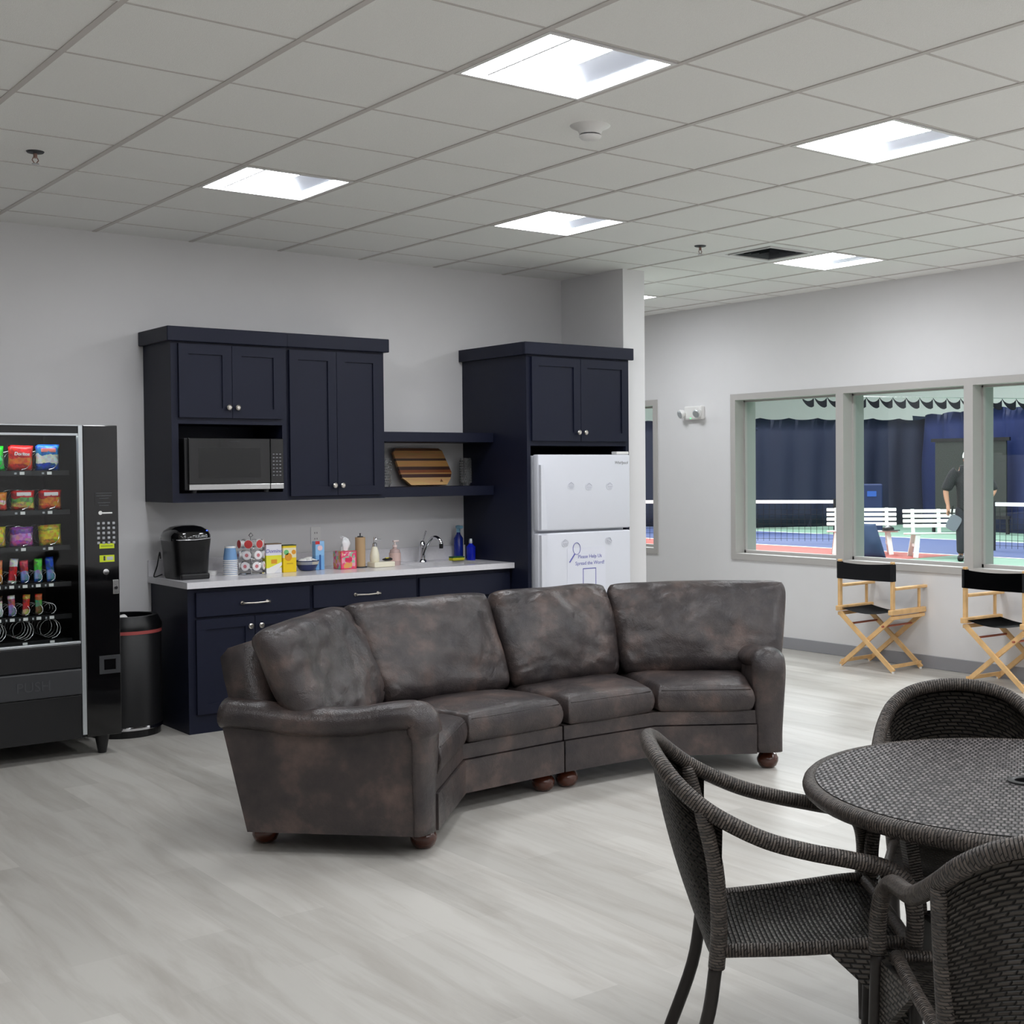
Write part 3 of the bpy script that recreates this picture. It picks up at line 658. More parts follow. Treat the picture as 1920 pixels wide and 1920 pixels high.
def bag(x, z, wd, ht, cols, lab, kind='snack_bag', tilt=0, text=None, tcol=None, ty=.75, grp='snack bags in the vending machine', bar_=0):
    bm = BM(); nx, nz = 8, 12; F_, B_ = {}, {}
    for i in range(nx+1):
        for j in range(nz+1):
            u, v = i/nx, j/nz; e = min(1, 4*v*(1-v)*1.3)**.5*min(1, 4*u*(1-u))**.5; sx = (u-.5)*wd*(1-.07*math.sin(PI*v)); zz = v*ht
            d = e*wd*.20+.003*math.sin(9*u+5*v)*e
            edge = i in (0, nx) or j in (0, nz)
            F_[i, j] = bm.verts.new((sx, -d, zz)); B_[i, j] = F_[i, j] if edge else bm.verts.new((sx, d, zz))
    for i in range(nx):
        for j in range(nz):
            bm.faces.new((F_[i, j], F_[i+1, j], F_[i+1, j+1], F_[i, j+1]))
            q = (B_[i, j], B_[i, j+1], B_[i+1, j+1], B_[i+1, j])
            try: bm.faces.new(q)
            except ValueError: pass
    key = 'foil_%d_%d' % (int(x*1000), int(z*1000)); m = stripes(key, cols); m.node_tree.nodes['Principled BSDF'].inputs['Roughness'].default_value = .3
    t = thing(kind, lab, 'snack', (x, VY+.125, z), 0, grp); o = obj('wrapper', bm, m, t, smooth='full'); t.rotation_euler = (0, tilt, 0)
    if bar_: obj('printed_band', cbox(BM(), -wd*.30, -wd*.2-.002, ht*ty-.010, wd*.30, -wd*.2+.004, ht*ty+.010, .002, 1), mat('print_'+str(tcol), srgb(*tcol), .5), t)
    if text: obj('printed_text', text_bm(text, min(wd*.30, wd*1.3/len(text)), .0006, (0, -wd*.2-.002, ht*ty), shear=.1, bold=.001), mat('print_'+str(tcol), srgb(*tcol), .5), t)
c = srgb
X1, X2, X3 = 2.165, 2.023, 1.881
bag(X1, SH[0]-.008, .128, .145, [(0, c(30, 80, 175)), (.28, c(225, 225, 215)), (.62, c(40, 110, 200))], 'blue and white popcorn bag, top row at right', bar_=1, tcol=(235, 130, 120), ty=.78)
bag(X2, SH[0]-.008, .132, .14, [(0, c(200, 40, 30)), (.25, c(225, 110, 40)), (.5, c(205, 30, 34))], 'red tortilla chip bag in the top row beside the blue bag', text='Doritos', tcol=(240, 240, 240), ty=.66, tilt=.03)
bag(X3, SH[0]-.008, .13, .132, [(0, c(30, 190, 70)), (.4, c(90, 215, 110)), (.6, c(30, 180, 50))], 'green chip bag at the left end of the top row', text='Lays', tcol=(250, 220, 40), ty=.72, tilt=-.05)
bag(X1+.01, SH[1]-.006, .125, .108, [(0, c(190, 60, 30)), (.2, c(220, 130, 40)), (.6, c(205, 30, 34))], 'red bag of crackers, second row at right', bar_=1, tcol=(240, 235, 235), ty=.80)
bag(X2+.01, SH[1]-.006, .125, .108, [(0, c(190, 50, 30)), (.15, c(200, 180, 90)), (.4, c(110, 160, 80)), (.62, c(205, 30, 34))], 'red and green bag in the middle of the second row', bar_=1, tcol=(240, 235, 235), ty=.82)
bag(X3+.01, SH[1]-.006, .125, .100, [(0, c(205, 60, 40)), (.35, c(230, 200, 190)), (.55, c(225, 120, 30))], 'orange bag at the left end of the second row')
bag(X1+.01, SH[2]-.006, .125, .115, [(0, c(190, 150, 30)), (.3, c(228, 200, 40)), (.75, c(170, 150, 30))], 'yellow bag with blue corner, third row at right', tilt=-.05)
bag(X2, SH[2]-.006, .125, .108, [(0, c(190, 80, 160)), (.3, c(215, 140, 200)), (.65, c(120, 50, 140))], 'pink and purple bag in the middle of the third row')
bag(X3, SH[2]-.006, .125, .112, [(0, c(190, 150, 50)), (.3, c(226, 190, 50)), (.7, c(200, 160, 30))], 'gold bag at the left end of the third row')
B4 = [((0, c(60, 90, 170)), (.1, c(120, 150, 200)), (.45, c(40, 80, 180)), 'blue wrapped bar, fourth row far right'), ((0, c(50, 90, 160)), (.15, c(140, 160, 190)), (.5, c(90, 190, 70)), 'green topped blue bar, fourth row second from the right'),
      ((0, c(60, 80, 160)), (.12, c(130, 150, 200)), (.5, c(180, 50, 70)), 'blue and red bar, fourth row third from the right'), ((0, c(225, 220, 220)), (.12, c(190, 40, 50)), (.7, c(220, 215, 215)), 'red and white bar in the fourth row beside the blue and red bar'),
      ((0, c(210, 120, 60)), (.3, c(230, 150, 90)), (.6, c(215, 120, 80)), 'orange bar in the fourth row, second from the picture edge'), ((0, c(220, 200, 120)), (.3, c(40, 90, 160)), (.6, c(225, 200, 60)), 'yellow bar in the fourth row, cut by the picture edge')]
for k, (a, b, d_, lab) in enumerate(B4): bag(2.175-k*.0685, SH[3]-.006, .046, .138-.006*(k % 3), [a, b, d_], lab, 'snack_bar', (-.08, .0, -.05, .1, 0, .05)[k], grp='candy bars in the fourth row')
B5 = [(1, (0, c(120, 90, 60)), (.4, c(90, 150, 110)), (.7, c(190, 90, 50)), 'brown green bar in the fifth row beside the empty coil'), (2, (0, c(210, 180, 140)), (.3, c(180, 50, 50)), (.8, c(190, 150, 60)), 'red striped bar in the fifth row'),
      (3, (0, c(150, 140, 190)), (.5, c(170, 90, 110)), (.85, c(220, 215, 210)), 'lilac bar in the fifth row'), (4, (0, c(215, 215, 225)), (.6, c(190, 190, 200)), (.75, c(70, 50, 40)), 'white bar with brown top in the fifth row'), (5, (0, c(180, 150, 120)), (.4, c(140, 100, 70)), (.8, c(120, 70, 40)), 'brown bar in the fifth row at the picture edge')]
for k, a, b, d_, lab in B5: bag(2.175-k*.0685, SH[4]-.004, .04, .115, [a, b, d_], lab, 'snack_bar', .05*((k % 3)-1), grp='candy bars in the fifth row')
t = thing('vending_lamp', 'strip lamp inside the top of the vending machine, lighting the snacks', 'lamp', (1.95, VY+.05, 1.771))
obj('tube', bxm(-.38, .02, .005, .32, .045, .014), mat('vending_strip', (1, 1, 1), emit=(.95, 1, 1), estr=14), t)
# ------------------------------------------------------------------ trash can
t = thing('trash_can', 'round black trash can with red bag rim between machine and cabinets', 'trash can', (2.725, 7.88, 0)); r = .205
obj('bin', lathe(BM(), [(r, .045), (r, .63), (r-.006, .64)], n=40), M['blackm'], t, smooth=True)
bm = BM(); lathe(bm, [(r+.004, .632), (r+.006, .66), (r-.02, .715), (r-.05, .715), (r-.04, .66), (r-.02, .634)], n=40, caps=False); obj('rim_hood', bm, M['blackp'], t, smooth=True)
obj('liner_edge', lathe(BM(), [(r+.003, .612), (r+.004, .632)], n=40, caps=False), mat('red_liner', srgb(170, 80, 78), .5), t, smooth=True)
obj('chrome_band', lathe(BM(), [(r+.002, .045), (r+.003, .058), (r+.001, .065)], n=40), M['chrome'], t, smooth=True)
obj('foot_ring', lathe(BM(), [(r-.012, 0), (r-.01, .045)], n=40), M['blackp'], t)
o = obj('paper_cup', lathe(BM(), [(.034, 0), (.042, .11), (.04, .11), (.032, .004)], n=20), M['whitep'], smooth=True); o.rotation_euler = (0, 1.45, .3); o.location = (2.60, 7.80, .668); tag(o, 'white paper cup lying on top of the trash can', 'cup')
# ------------------------------------------------------------------ things on the worktop
Z = .9145
t = thing('coffee_maker', 'black single-serve coffee maker with blue lit button on the worktop', 'coffee maker', (3.10, 7.86, Z))
bm = BM(); 
sc_ = [(0, .100, -.125, .14), (.02, .106, -.13, .145), (.15, .114, -.135, .15), (.25, .126, -.140, .152)]; rg = []
for z, w_, y0, y1 in sc_: rg.append([bm.verts.new((w_*math.copysign(abs(math.cos(a))**.45, math.cos(a)), (y0+y1)/2+(y1-y0)/2*math.copysign(abs(math.sin(a))**.45, math.sin(a)), z)) for a in [2*PI*k/32 for k in range(32)]])
for a, b in zip(rg, rg[1:]):
    for k in range(32): bm.faces.new((a[k], a[(k+1) % 32], b[(k+1) % 32], b[k]))
bm.faces.new(rg[0][::-1]); bm.faces.new(rg[-1]); obj('body', bm, M['blackp'], t, smooth=True)
bm = BM()
for z, w_, y0, y1 in ((.235, .128, -.135, .15), (.262, .128, -.14, .15), (.30, .112, -.12, .13), (.325, .07, -.08, .08)):
    pass
secs = [(.235, .130, -.140, .150), (.265, .132, -.142, .150), (.295, .118, -.125, .13), (.318, .085, -.09, .09), (.328, .045, -.05, .04)]
rg = []
for z, w_, y0, y1 in secs: rg.append([bm.verts.new((w_*math.copysign(abs(math.cos(a))**.6, math.cos(a)), (y0+y1)/2+(y1-y0)/2*math.copysign(abs(math.sin(a))**.6, math.sin(a)), z)) for a in [2*PI*k/28 for k in range(28)]])
for a, b in zip(rg, rg[1:]):
    for k in range(28): bm.faces.new((a[k], a[(k+1) % 28], b[(k+1) % 28], b[k]))
bm.faces.new(rg[0][::-1]); bm.faces.new(rg[-1]); hd = obj('head', bm, M['blackg'], t, smooth=True)
obj('chrome_rim', tube(BM(), [(-.125, -.05, .245), (-.10, -.135, .243), (0, -.146, .242), (.10, -.135, .250), (.128, -.05, .262)], .0032, 8), M['chrome'], t, smooth=True)
obj('power_button', lathe(BM(), [(.012, 0), (.012, .006)], (.085, -.098, .290), 16), mat('blue_led', srgb(40, 60, 255), emit=srgb(50, 80, 255), estr=6), hd)
obj('brand_text', text_bm('KEURIG', .022, .0004, (.04, -.144, .262)), M['alu'], hd)
obj('drip_tray', cbox(BM(), -.09, -.150, 0, .09, -.12, .035, .008), M['blackm'], t)
obj('power_cord', tube(BM(), smooth_path([(-.10, .14, .02), (-.16, .12, .01), (-.165, .05, .08), (-.13, .1, .16), (-.11, .14, .12)], 5), .004, 6), M['blackp'], t)
t = thing('creamer_cup', 'small white lid dish on the worktop beside the coffee maker', 'lid', (3.30, 7.95, Z)); obj('dish', lathe(BM(), [(.03, 0), (.034, .028), (.03, .03)], n=16), M['whitep'], t, smooth=True)
# paper cups in a nested stack
blue = mat('cup_blue', srgb(120, 160, 205), .6)
t0 = None
for k in range(9):
    lab = ['paper cup at the bottom of the blue stack', 'second paper cup from the bottom of the stack', 'third paper cup from the bottom of the stack', 'fourth paper cup from the bottom of the stack', 'fifth paper cup from the bottom of the stack', 'sixth paper cup from the bottom of the stack', 'seventh paper cup from the bottom of the stack', 'second paper cup from the top of the stack', 'topmost blue and white paper cup of the stack'][k]
    if k == 0:
        t0 = thing('paper_cup', lab, 'cup', (3.385, 7.86, Z), 0, 'nested paper cups on the worktop')
        obj('cup', lathe(BM(), [(.044, 0), (.0425, .018), (.034, .088), (.033, .092), (.0, .093)], n=24, caps=False), blue, t0, smooth=True)
        obj('white_rim', lathe(BM(), [(.0462, 0), (.0468, .004), (.0455, .0075)], n=24, caps=False), M['whitep'], t0, smooth=True)
        obj('base_band', lathe(BM(), [(.0352, .082), (.0338, .0935), (.032, .094)], n=24, caps=False), M['whitep'], t0, smooth=True)
    else: dup(t0, (3.385, 7.86, Z+k*.0115), .2*k, lab)
# pod carousel
t = thing('pod_carousel', 'wire carousel rack holding three tiers of coffee pods', 'rack', (3.525, 7.86, Z)); bm = BM()
lathe(bm, [(.085, 0), (.09, .006), (.085, .012)], n=28); tube(bm, [(0, 0, .0), (0, 0, .235)], .004, 8); tube(bm, [(0, 0, .235), (.014, 0, .248), (0, 0, .264), (-.014, 0, .248), (0, 0, .235)], .003, 6)
obj('base', bm, M['chrome'], t, smooth=True)
for z in (.055, .125, .195):
    bm = BM(); ring = [(.055*math.cos(a*PI/12), .055*math.sin(a*PI/12), z-.022) for a in range(25)]; tube(bm, ring, .002, 5)
    for a in range(7):
        an = 2*PI*a/7; q = [(.06*math.cos(an)+.0, .06*math.sin(an), z)]
        ca, sa = math.cos(an), math.sin(an); cr = [(ca*.072-sa*.026*math.cos(b*PI/8), sa*.072+ca*.026*math.cos(b*PI/8), z+.026*math.sin(b*PI/8)) for b in range(17)]; tube(bm, cr, .0018, 5)
    obj('wire_ring', bm, M['chrome'], t)
pod = None; rows = ['bottom', 'middle', 'top']; lidc = [mat('pod_lid_red', srgb(190, 60, 60), .5), mat('pod_lid_white', srgb(232, 228, 230), .5)]
angs = [-90, -39, 13, -141, 167]; pos = ['front', 'front right', 'right', 'front left', 'left']
for r_, z in enumerate((.055, .125, .195)):
    for a, pn in zip(angs, pos):
        lab = '%s coffee pod in the %s tier of the pod rack' % (pn, rows[r_])
        an = math.radians(a+8*r_); p = thing('coffee_pod', lab, 'coffee pod', (3.525+.05*math.cos(an), 7.86+.05*math.sin(an), Z+z), an, 'coffee pods in the wire rack')
        obj('pod', lathe(BM(), [(.018, -.008), (.0245, .030), (.0285, .032)], n=16, axis='x'), M['whitep'], p, smooth=True)
        obj('foil_lid', lathe(BM(), [(.026, .0322), (.026, .0332), (.020, .034)], n=16, axis='x'), lidc[0] if r_ == 2 else lidc[1], p, smooth=True)
        if r_ < 2: obj('lid_mark', lathe(BM(), [(.012, .0341), (.010, .0346)], n=10, axis='x'), mat('pod_mark', srgb(200, 120, 125)), p)
def carton(name, lab, x0, x1, zt, y, dep, cols, cat, top=None):
    t = thing(name, lab, cat, ((x0+x1)/2, y, Z)); w_ = (x1-x0)/2
    obj('carton', cbox(BM(), -w_, -dep/2, 0, w_, dep/2, zt, .002, 1), stripes(name+'_print', cols), t)
    if top: obj('flap', bxm(-w_, -dep/2, zt, w_, dep/2, zt+.006), mat(name+'_flap', top), t)
    return t, w_, dep
t, w_, d = carton('sugar_box', 'white and yellow sugar carton beside the pod rack', 3.615, 3.722, .185, 7.86, .06, [(0, c(222, 222, 226)), (.18, c(226, 222, 60)), (.62, c(225, 224, 232))], 'box', c(110, 90, 70))
obj('printed_text', text_bm('Domino', .034, .0004, (0, -.031, .142), shear=.2), ink, t); obj('printed_patch', bxm(-.02, -.0312, .062, .02, -.0305, .088), mat('amber_print', srgb(220, 150, 40)), t)
bm = BM(); prism_xz(bm, [(-w_, .028), (-w_, .0), (.0, .0), (w_, .05), (w_, .07)], -.0308, -.030); obj('white_swash', bm, M['whitep'], t)
t, w_, d = carton('tea_box', 'bright yellow carton with a green and orange print on the worktop', 3.732, 3.825, .172, 7.86, .06, [(0, c(235, 200, 20)), (.55, c(236, 226, 190)), (.92, c(235, 205, 40))], 'box', c(60, 70, 40))
obj('printed_spot', lathe(BM(), [(.017, -.030), (.017, -.0312)], (-.024, 0, .13), 20, 'y'), mat('green_print', srgb(110, 190, 120)), t)
obj('printed_spot', lathe(BM(), [(.015, -.030), (.015, -.0312)], (.028, 0, .13), 20, 'y'), mat('amber_print', srgb(220, 150, 40)), t)
obj('printed_spot', lathe(BM(), [(.026, -.030), (.024, -.0312)], (-.01, 0, .10), 20, 'y'), mat('amber_print', srgb(220, 150, 40)), t); obj('printed_line', bxm(-.022, -.0312, .054, .022, -.0305, .059), mat('brown_print', srgb(190, 150, 30)), t)
t = thing('bowl', 'navy glazed bowl with pale rim pattern full of white packets', 'bowl', (3.925, 7.88, Z))
obj('shell', lathe(BM(), [(.04, 0), (.055, .008), (.070, .04), (.080, .068), (.076, .068), (.06, .03), (.0, .02)], n=32, caps=False), mat('navy_glaze', srgb(40, 52, 96), .15), t, smooth=True)
obj('rim_band', lathe(BM(), [(.0725, .042), (.0785, .062)], n=32, caps=False), stripes('pale_band', [(0, c(150, 155, 165)), (.5, c(196, 190, 175))], 0), t)
random.seed(4)
for k, (x, y) in enumerate(((-.04, -.02), (0, -.035), (.04, -.02), (-.02, .02), (.025, .02), (0, -.005))):
    o = thing('sweetener_packet', ['white packet at the left of the bowl', 'white packet at the front of the bowl', 'white packet at the right of the bowl', 'white packet at the back left of the bowl', 'white packet at the back right of the bowl', 'white packet on top of the heap in the bowl'][k], 'packet', (3.925+x, 7.88+y, Z+.062+.012*(k == 5)), k*1.1, 'white packets in the navy bowl')
    pb = cushion(BM(), [(-.028, -.018, 0), (.028, -.018, 0), (.028, .018, .01), (-.028, .018, .006)], .002, .009, .01, 8, 6); obj('sachet', pb, M['whitep'], o, smooth=True)
t, w_, d = carton('wipes_box', 'tall light blue carton with red corner standing by the outlet', 3.985, 4.05, .19, 7.90, .05, [(0, c(120, 175, 225)), (.5, c(140, 190, 232)), (.9, c(150, 195, 235))], 'box')
obj('red_label', bxm(-.033, -.0262, .170, -.002, -.025, .1905), mat('red_print', srgb(205, 50, 50)), t); obj('oval_badge', lathe(BM(), [(.018, -.025), (.018, -.0262)], (0, 0, .145), 20, 'y'), mat('pink_print', srgb(235, 200, 205)), t)
obj('dark_figure', bxm(-.006, -.0262, .0, .006, -.025, .10), mat('blue_print', srgb(50, 90, 150)), t)
t = thing('tissue_box', 'pink and orange patterned tissue box on the worktop', 'tissue box', (4.19, 7.86, Z))
m = mat('tissue_box_print', srgb(225, 60, 100), .5); nt, N, L = nodes(m); tc = N('TexCoord'); v = N('TexVoronoi', Scale=48); L(tc.outputs['Object'], v.inputs['Vector']); r = N('ValToRGB'); r.color_ramp.interpolation = 'CONSTANT'
e = r.color_ramp.elements; e[0].position = 0; e[0].color = c(232, 160, 178); e[1].position = .35; e[1].color = c(222, 160, 90)
for p_, q_ in ((.55, c(228, 80, 120)), (.72, c(150, 190, 160)), (.85, c(240, 200, 200))): x = e.new(p_); x.color = q_
L(v.outputs['Color'], r.inputs['Fac']); L(r.outputs[0], nt.nodes['Principled BSDF'].inputs['Base Color'])
obj('carton', cbox(BM(), -.056, -.056, 0, .056, .056, .120, .003, 1), m, t); bm = BM()
for a in ((-.058, 0, -.052, .121), (.052, 0, .058, .121), (-.052, .115, .052, .121), (-.052, 0, .052, .006)): box(bm, a[0], -.058, a[1], a[2], -.054, a[3])
obj('border', bm, mat('crimson_print', srgb(215, 40, 90)), t)
obj('label_badge', bxm(-.025, -.0575, .05, .025, -.056, .075), mat('crimson_print', srgb(215, 40, 90)), t)
bm = BM(); n = 10; R_ = []
for j, (r_, z) in enumerate(((.022, .118), (.028, .145), (.03, .17), (.018, .20), (.006, .212))): R_.append([bm.verts.new((r_*(1+.35*math.sin(3*a+j))*math.cos(a)+.006*j*(.5 if j < 4 else -1), .5*r_*math.sin(a), z+.008*math.sin(2*a))) for a in [2*PI*k/16 for k in range(16)]])
for a, b in zip(R_, R_[1:]):
    for k in range(16): bm.faces.new((a[k], a[(k+1) % 16], b[(k+1) % 16], b[k]))
obj('tissue', bm, mat('tissue_paper', srgb(240, 240, 242), .9), t, smooth='full')
t = thing('paper_towel_tube', 'bare brown cardboard roll on a holder, no towel left', 'paper towel holder', (4.315, 7.87, Z))
obj('cardboard_roll', lathe(BM(), [(.034, .008), (.034, .205), (.028, .205)], n=24), mat('kraft', srgb(186, 156, 118), .8), t, smooth=True); obj('holder_base', lathe(BM(), [(.045, 0), (.045, .008)], n=24), M['dgrey'], t)
obj('holder_rod', lathe(BM(), [(.022, .206), (.018, .212), (.004, .214), (.004, .226), (.007, .232)], n=14), M['dgrey'], t, smooth=True)
t = thing('scrub_caddy', 'cream ceramic tray holding a black brush under the dispenser', 'tray', (4.455, 7.83, Z)); bm = BM()
cbox(bm, -.085, -.055, 0, .075, .05, .036, .006); obj('tray', bm, M['offw'], t)
t = thing('soap_dispenser', 'cream ceramic soap dispenser with a chrome pump', 'soap dispenser', (4.405, 7.835, Z+.036))
obj('bottle', lathe(BM(), [(.028, 0), (.033, .01), (.032, .05), (.020, .095), (.013, .105)], n=24), M['offw'], t, smooth=True)
bm = BM(); lathe(bm, [(.015, .104), (.015, .125), (.006, .13), (.005, .155)], n=16); tube(bm, [(0, 0, .15), (.012, -.01, .154), (.038, -.02, .148)], .0045, 8); tube(bm, [(0, 0, .15), (0, 0, .168)], .006, 8); obj('pump', bm, M['chrome'], t, smooth=True)
t = thing('scrub_brush', 'small black and yellow scrubber on the cream tray', 'scrubber', (4.50, 7.83, Z+.036)); obj('bristles', cushion(BM(), [(-.03, -.02, .012), (.03, -.02, .012), (.03, .02, .012), (-.03, .02, .012)], .007, .004, .012, 10, 8), M['blackp'], t, smooth=True)
obj('sponge_core', cbox(BM(), -.014, -.012, .016, .010, .012, .024, .002), mat('yellow_sponge', srgb(225, 205, 60), .9), t)
t = thing('soap_bottle', 'clear pink hand soap bottle with pale pump behind the sink', 'soap bottle', (4.60, 7.90, Z)); pk = mat('pink_soap', srgb(226, 196, 190), .15, trans=.3)
obj('bottle', lathe(BM(), [(.038, 0), (.04, .01), (.040, .06), (.033, .105), (.013, .115), (.013, .125)], n=24), pk, t, smooth=True)
bm = BM(); lathe(bm, [(.016, .125), (.016, .14), (.006, .142), (.006, .165)], n=16); cbox(bm, -.014, -.010, .160, .030, .010, .172, .003, 1); obj('pump', bm, mat('pale_pink', srgb(230, 212, 208), .4), t, smooth=True)
obj('label', lathe(BM(), [(.0405, .03), (.0405, .085)], n=24, caps=False), mat('soap_label', srgb(214, 184, 176), .6), t)
t = thing('faucet', 'chrome single-lever kitchen faucet behind the sink', 'faucet', (4.905, 8.04, Z))
bm = BM(); lathe(bm, [(.032, 0), (.03, .012), (.021, .02), (.02, .10), (.024, .115), (.02, .14), (.012, .15)], n=24); obj('body', bm, M['chrome'], t, smooth=True)
obj('spout', tube(BM(), smooth_path([(0, -.01, .05), (.015, -.04, .12), (.03, -.08, .168), (.045, -.115, .178), (.058, -.145, .158), (.062, -.155, .130)], 5), [.013]*26, 14), M['chrome'], t, smooth=True)
obj('spout_tip', lathe(BM(), [(.014, .105), (.015, .137)], (.062, -.156, -.005), 16), M['blackp'], t, smooth=True)
obj('lever', tube(BM(), smooth_path([(0, 0, .14), (.012, -.005, .175), (.022, -.01, .21), (.026, -.012, .222)], 4), [.006]*13, 10), M['chrome'], t, smooth=True)
t = thing('sponge', 'yellow sponge with green scouring side at the sink edge', 'sponge', (5.165, 7.99, Z)); obj('foam', cbox(BM(), -.05, -.03, 0, .05, .03, .02, .004), mat('sponge_yellow', srgb(222, 216, 60), .9, bump=.3, bump_scale=400), t); o = obj('scouring_pad', cbox(BM(), -.05, -.03, .02, .05, .03, .029, .003), mat('scour_green', srgb(40, 90, 60), .9), t)
def bottle(x, y, h_, r_, col, lab, cap, neck, text=None):
    t = thing('cleaner_bottle', lab, 'bottle', (x, y, Z), 0, 'blue cleaner bottles beside the sink')
    obj('bottle', lathe(BM(), [(r_*.95, 0), (r_, .008), (r_, h_*.62), (r_*.45, h_*.74), (r_*.35, h_*.8)], n=24), mat(col[0], col[1], .15, trans=.2), t, smooth=True)
    bm = BM(); lathe(bm, [(r_*.42, h_*.79), (r_*.42, h_*.88), (r_*.3, h_)], n=16)
    if neck: cbox(bm, -.014, -.045, h_*.9, .014, .02, h_*.99, .004, 1)
    obj('cap', bm, cap, t, smooth=True)
    if text: obj('label_text', text_bm(text, .022, .0004, (0, -r_-.001, h_*.35), rot=(PI/2, -.4, 0)), mat('label_white', srgb(200, 210, 235)), t)
bottle(5.240, 8.08, .25, .034, ('cleaner_blue_a', srgb(30, 50, 150)), 'blue spray bottle with light blue trigger top, behind', mat('pale_blue_cap', srgb(130, 180, 205), .4), True)
bottle(5.262, 7.95, .155, .034, ('cleaner_blue_b', srgb(24, 40, 190)), 'shorter deep blue soap bottle in front of the spray bottle', M['alu'], False)
# ------------------------------------------------------------------ curved leather sofa, two sections
def v2(*a): return Vector(a)
def ribbon_arm(bm, path, side, half, th):
    """D-shaped padded band: flat against the arm inside, rounded outside"""
    return tube(bm, path, half, 16, side=side, flat=th)
def sofa(label, name, front, back, arm_in, arm_out, adir, feet, mirror):
    """front / back: polylines running from the arm to the seam (left piece) - all world xy"""
    cx = sum(p[0] for p in front+back)/len(front+back); cy = sum(p[1] for p in front+back)/len(front+back)
    t = thing('sofa_section', label, 'sofa', (cx, cy, 0)); ln = M['leather']
    f = [v2(*p) for p in front]; b = [v2(*p) for p in back]
    def ins(poly, off):      # offset polyline to its left by off
        out = []
        for i, p in enumerate(poly):
            d0 = (poly[i]-poly[i-1]).normalized() if i else (poly[1]-poly[0]).normalized(); d1 = (poly[i+1]-poly[i]).normalized() if i < len(poly)-1 else d0
            n0, n1 = v2(-d0.y, d0.x), v2(-d1.y, d1.x); q = (n0+n1).normalized(); out.append(p+q*off/max(.3, q.dot(n0)))
        return out
    sg = -1 if mirror else 1
    fi = ins(f, .012*sg)
    prism_pts = [tuple(p) for p in f]+[tuple(p) for p in reversed(b)]
    bm = BM(); prism(bm, prism_pts, .095, .245); obj('seat_base', bm, ln, t, world=True, smooth=True, bevel=.008)
    bm = BM(); prism(bm, [tuple(p) for p in fi]+[tuple(p) for p in reversed(b)], .25, .318); obj('seat_rail', bm, ln, t, world=True, smooth=True, bevel=.010)
    # padded back, leaning outwards, seen above the arm and behind the cushions
    prof = [(-.02, .10), (-.13, .10), (-.10, .45), (-.035, .78), (-.01, .825), (.05, .845), (.11, .83), (.145, .79), (.13, .70)]
    prof = [(o*sg, z) for o, z in prof]
    bm = BM(); sweep(bm, [tuple(p) for p in b], prof); obj('back_frame', bm, ln, t, world=True, smooth='full')
    bm = BM(); pe = [(o*1.0, z) for o, z in prof]
    # arm: panel with a rolled band running over the top and down the front
    ai, ao, ad = v2(*arm_in), v2(*arm_out), v2(*adir).normalized(); wv = (ao-ai); wn = wv.normalized(); W_ = .135; L_ = .74
    p0 = ai; pts = [p0+ad*.03, p0+wn*W_*.85+ad*.03, p0+wn*W_*.85+ad*L_, p0+ad*L_]
    am = BM(); zt = .56
    va = [am.verts.new((q.x, q.y, .095)) for q in pts]; lean = ad*.11
    vb = [am.verts.new((q.x+(lean.x if k > 1 else 0), q.y+(lean.y if k > 1 else 0), zt)) for k, q in enumerate(pts)]
    am.faces.new(va[::-1]); am.faces.new(vb)
    for k in range(4): am.faces.new((va[k], va[(k+1) % 4], vb[(k+1) % 4], vb[k]))
    obj('arm_panel', am, ln, t, world=True, smooth=True, bevel=.012)
    mid = ai+wn*W_*.5
    P3 = lambda s, z: (mid.x+ad.x*s, mid.y+ad.y*s, z)
    path = smooth_path([P3(.86, .575), P3(.70, .565), P3(.50, .545), P3(.30, .548), P3(.14, .572), P3(.05, .575), P3(.02, .54), P3(.015, .45), P3(.02, .30), P3(.02, .10)], 5)
    n = len(path); hw = []; th = []
    for q in path:
        z = q[2]; s = (Vector((q[0], q[1]))-mid).dot(ad); down = 1 if s < .06 and z < .5 else 0
        hw.append(.088 if not down else .088-.018*min(1, (.5-z)/.3)); th.append(.70 if not down else .42)
    bm = BM(); tube(bm, path, hw, 18, side=(wn.x, wn.y, 0), flat=th); obj('arm_roll', bm, ln, t, world=True, smooth='full')
    # end cap of the back above the arm
    # cushions
    nseg = len(f)-1
    bi = ins(b, -.08*sg)
    for k in range(nseg):
        a0, a1 = f[k], f[k+1]; b0, b1 = bi[k], bi[k+1]
        d = (a1-a0).normalized(); nn = v2(-d.y, d.x)*sg; fr = .012
        q0, q1 = a0+d*.012-nn*.012, a1-d*.012-nn*.012; e0, e1 = a0+(b0-a0)*.80+d*.012, a1+(b1-a1)*.80-d*.012
        quad = [(q0.x, q0.y, .383), (q1.x, q1.y, .383), (e1.x, e1.y, .383), (e0.x, e0.y, .383)]
        if mirror: quad = [quad[1], quad[0], quad[3], quad[2]]
        bm = cushion(BM(), quad, .063, .036, .032, 28, 22, lump=.008, seed=k+3*mirror); sc = obj('seat_cushion', bm, ln, t, world=True, smooth='full')
        # welt along the front upper edge
        w0, w1 = q0+d*.02+nn*.010, q1-d*.02+nn*.010; obj('piping', tube(BM(), [(w0.x+(w1.x-w0.x)*i/8, w0.y+(w1.y-w0.y)*i/8, .383+.0485) for i in range(9)], .0035, 6), ln, sc, world=True, smooth='full')
        # back cushion
        h0, h1 = a0+(b0-a0)*.66, a1+(b1-a1)*.66; g0, g1 = a0+(b0-a0)*1.02, a1+(b1-a1)*1.02
        if k == 0:
            sh = (a0-a1).normalized()
            g0 = g0+sh*(.27 if mirror else .21); h0 = h0+sh*(.19 if mirror else .09)
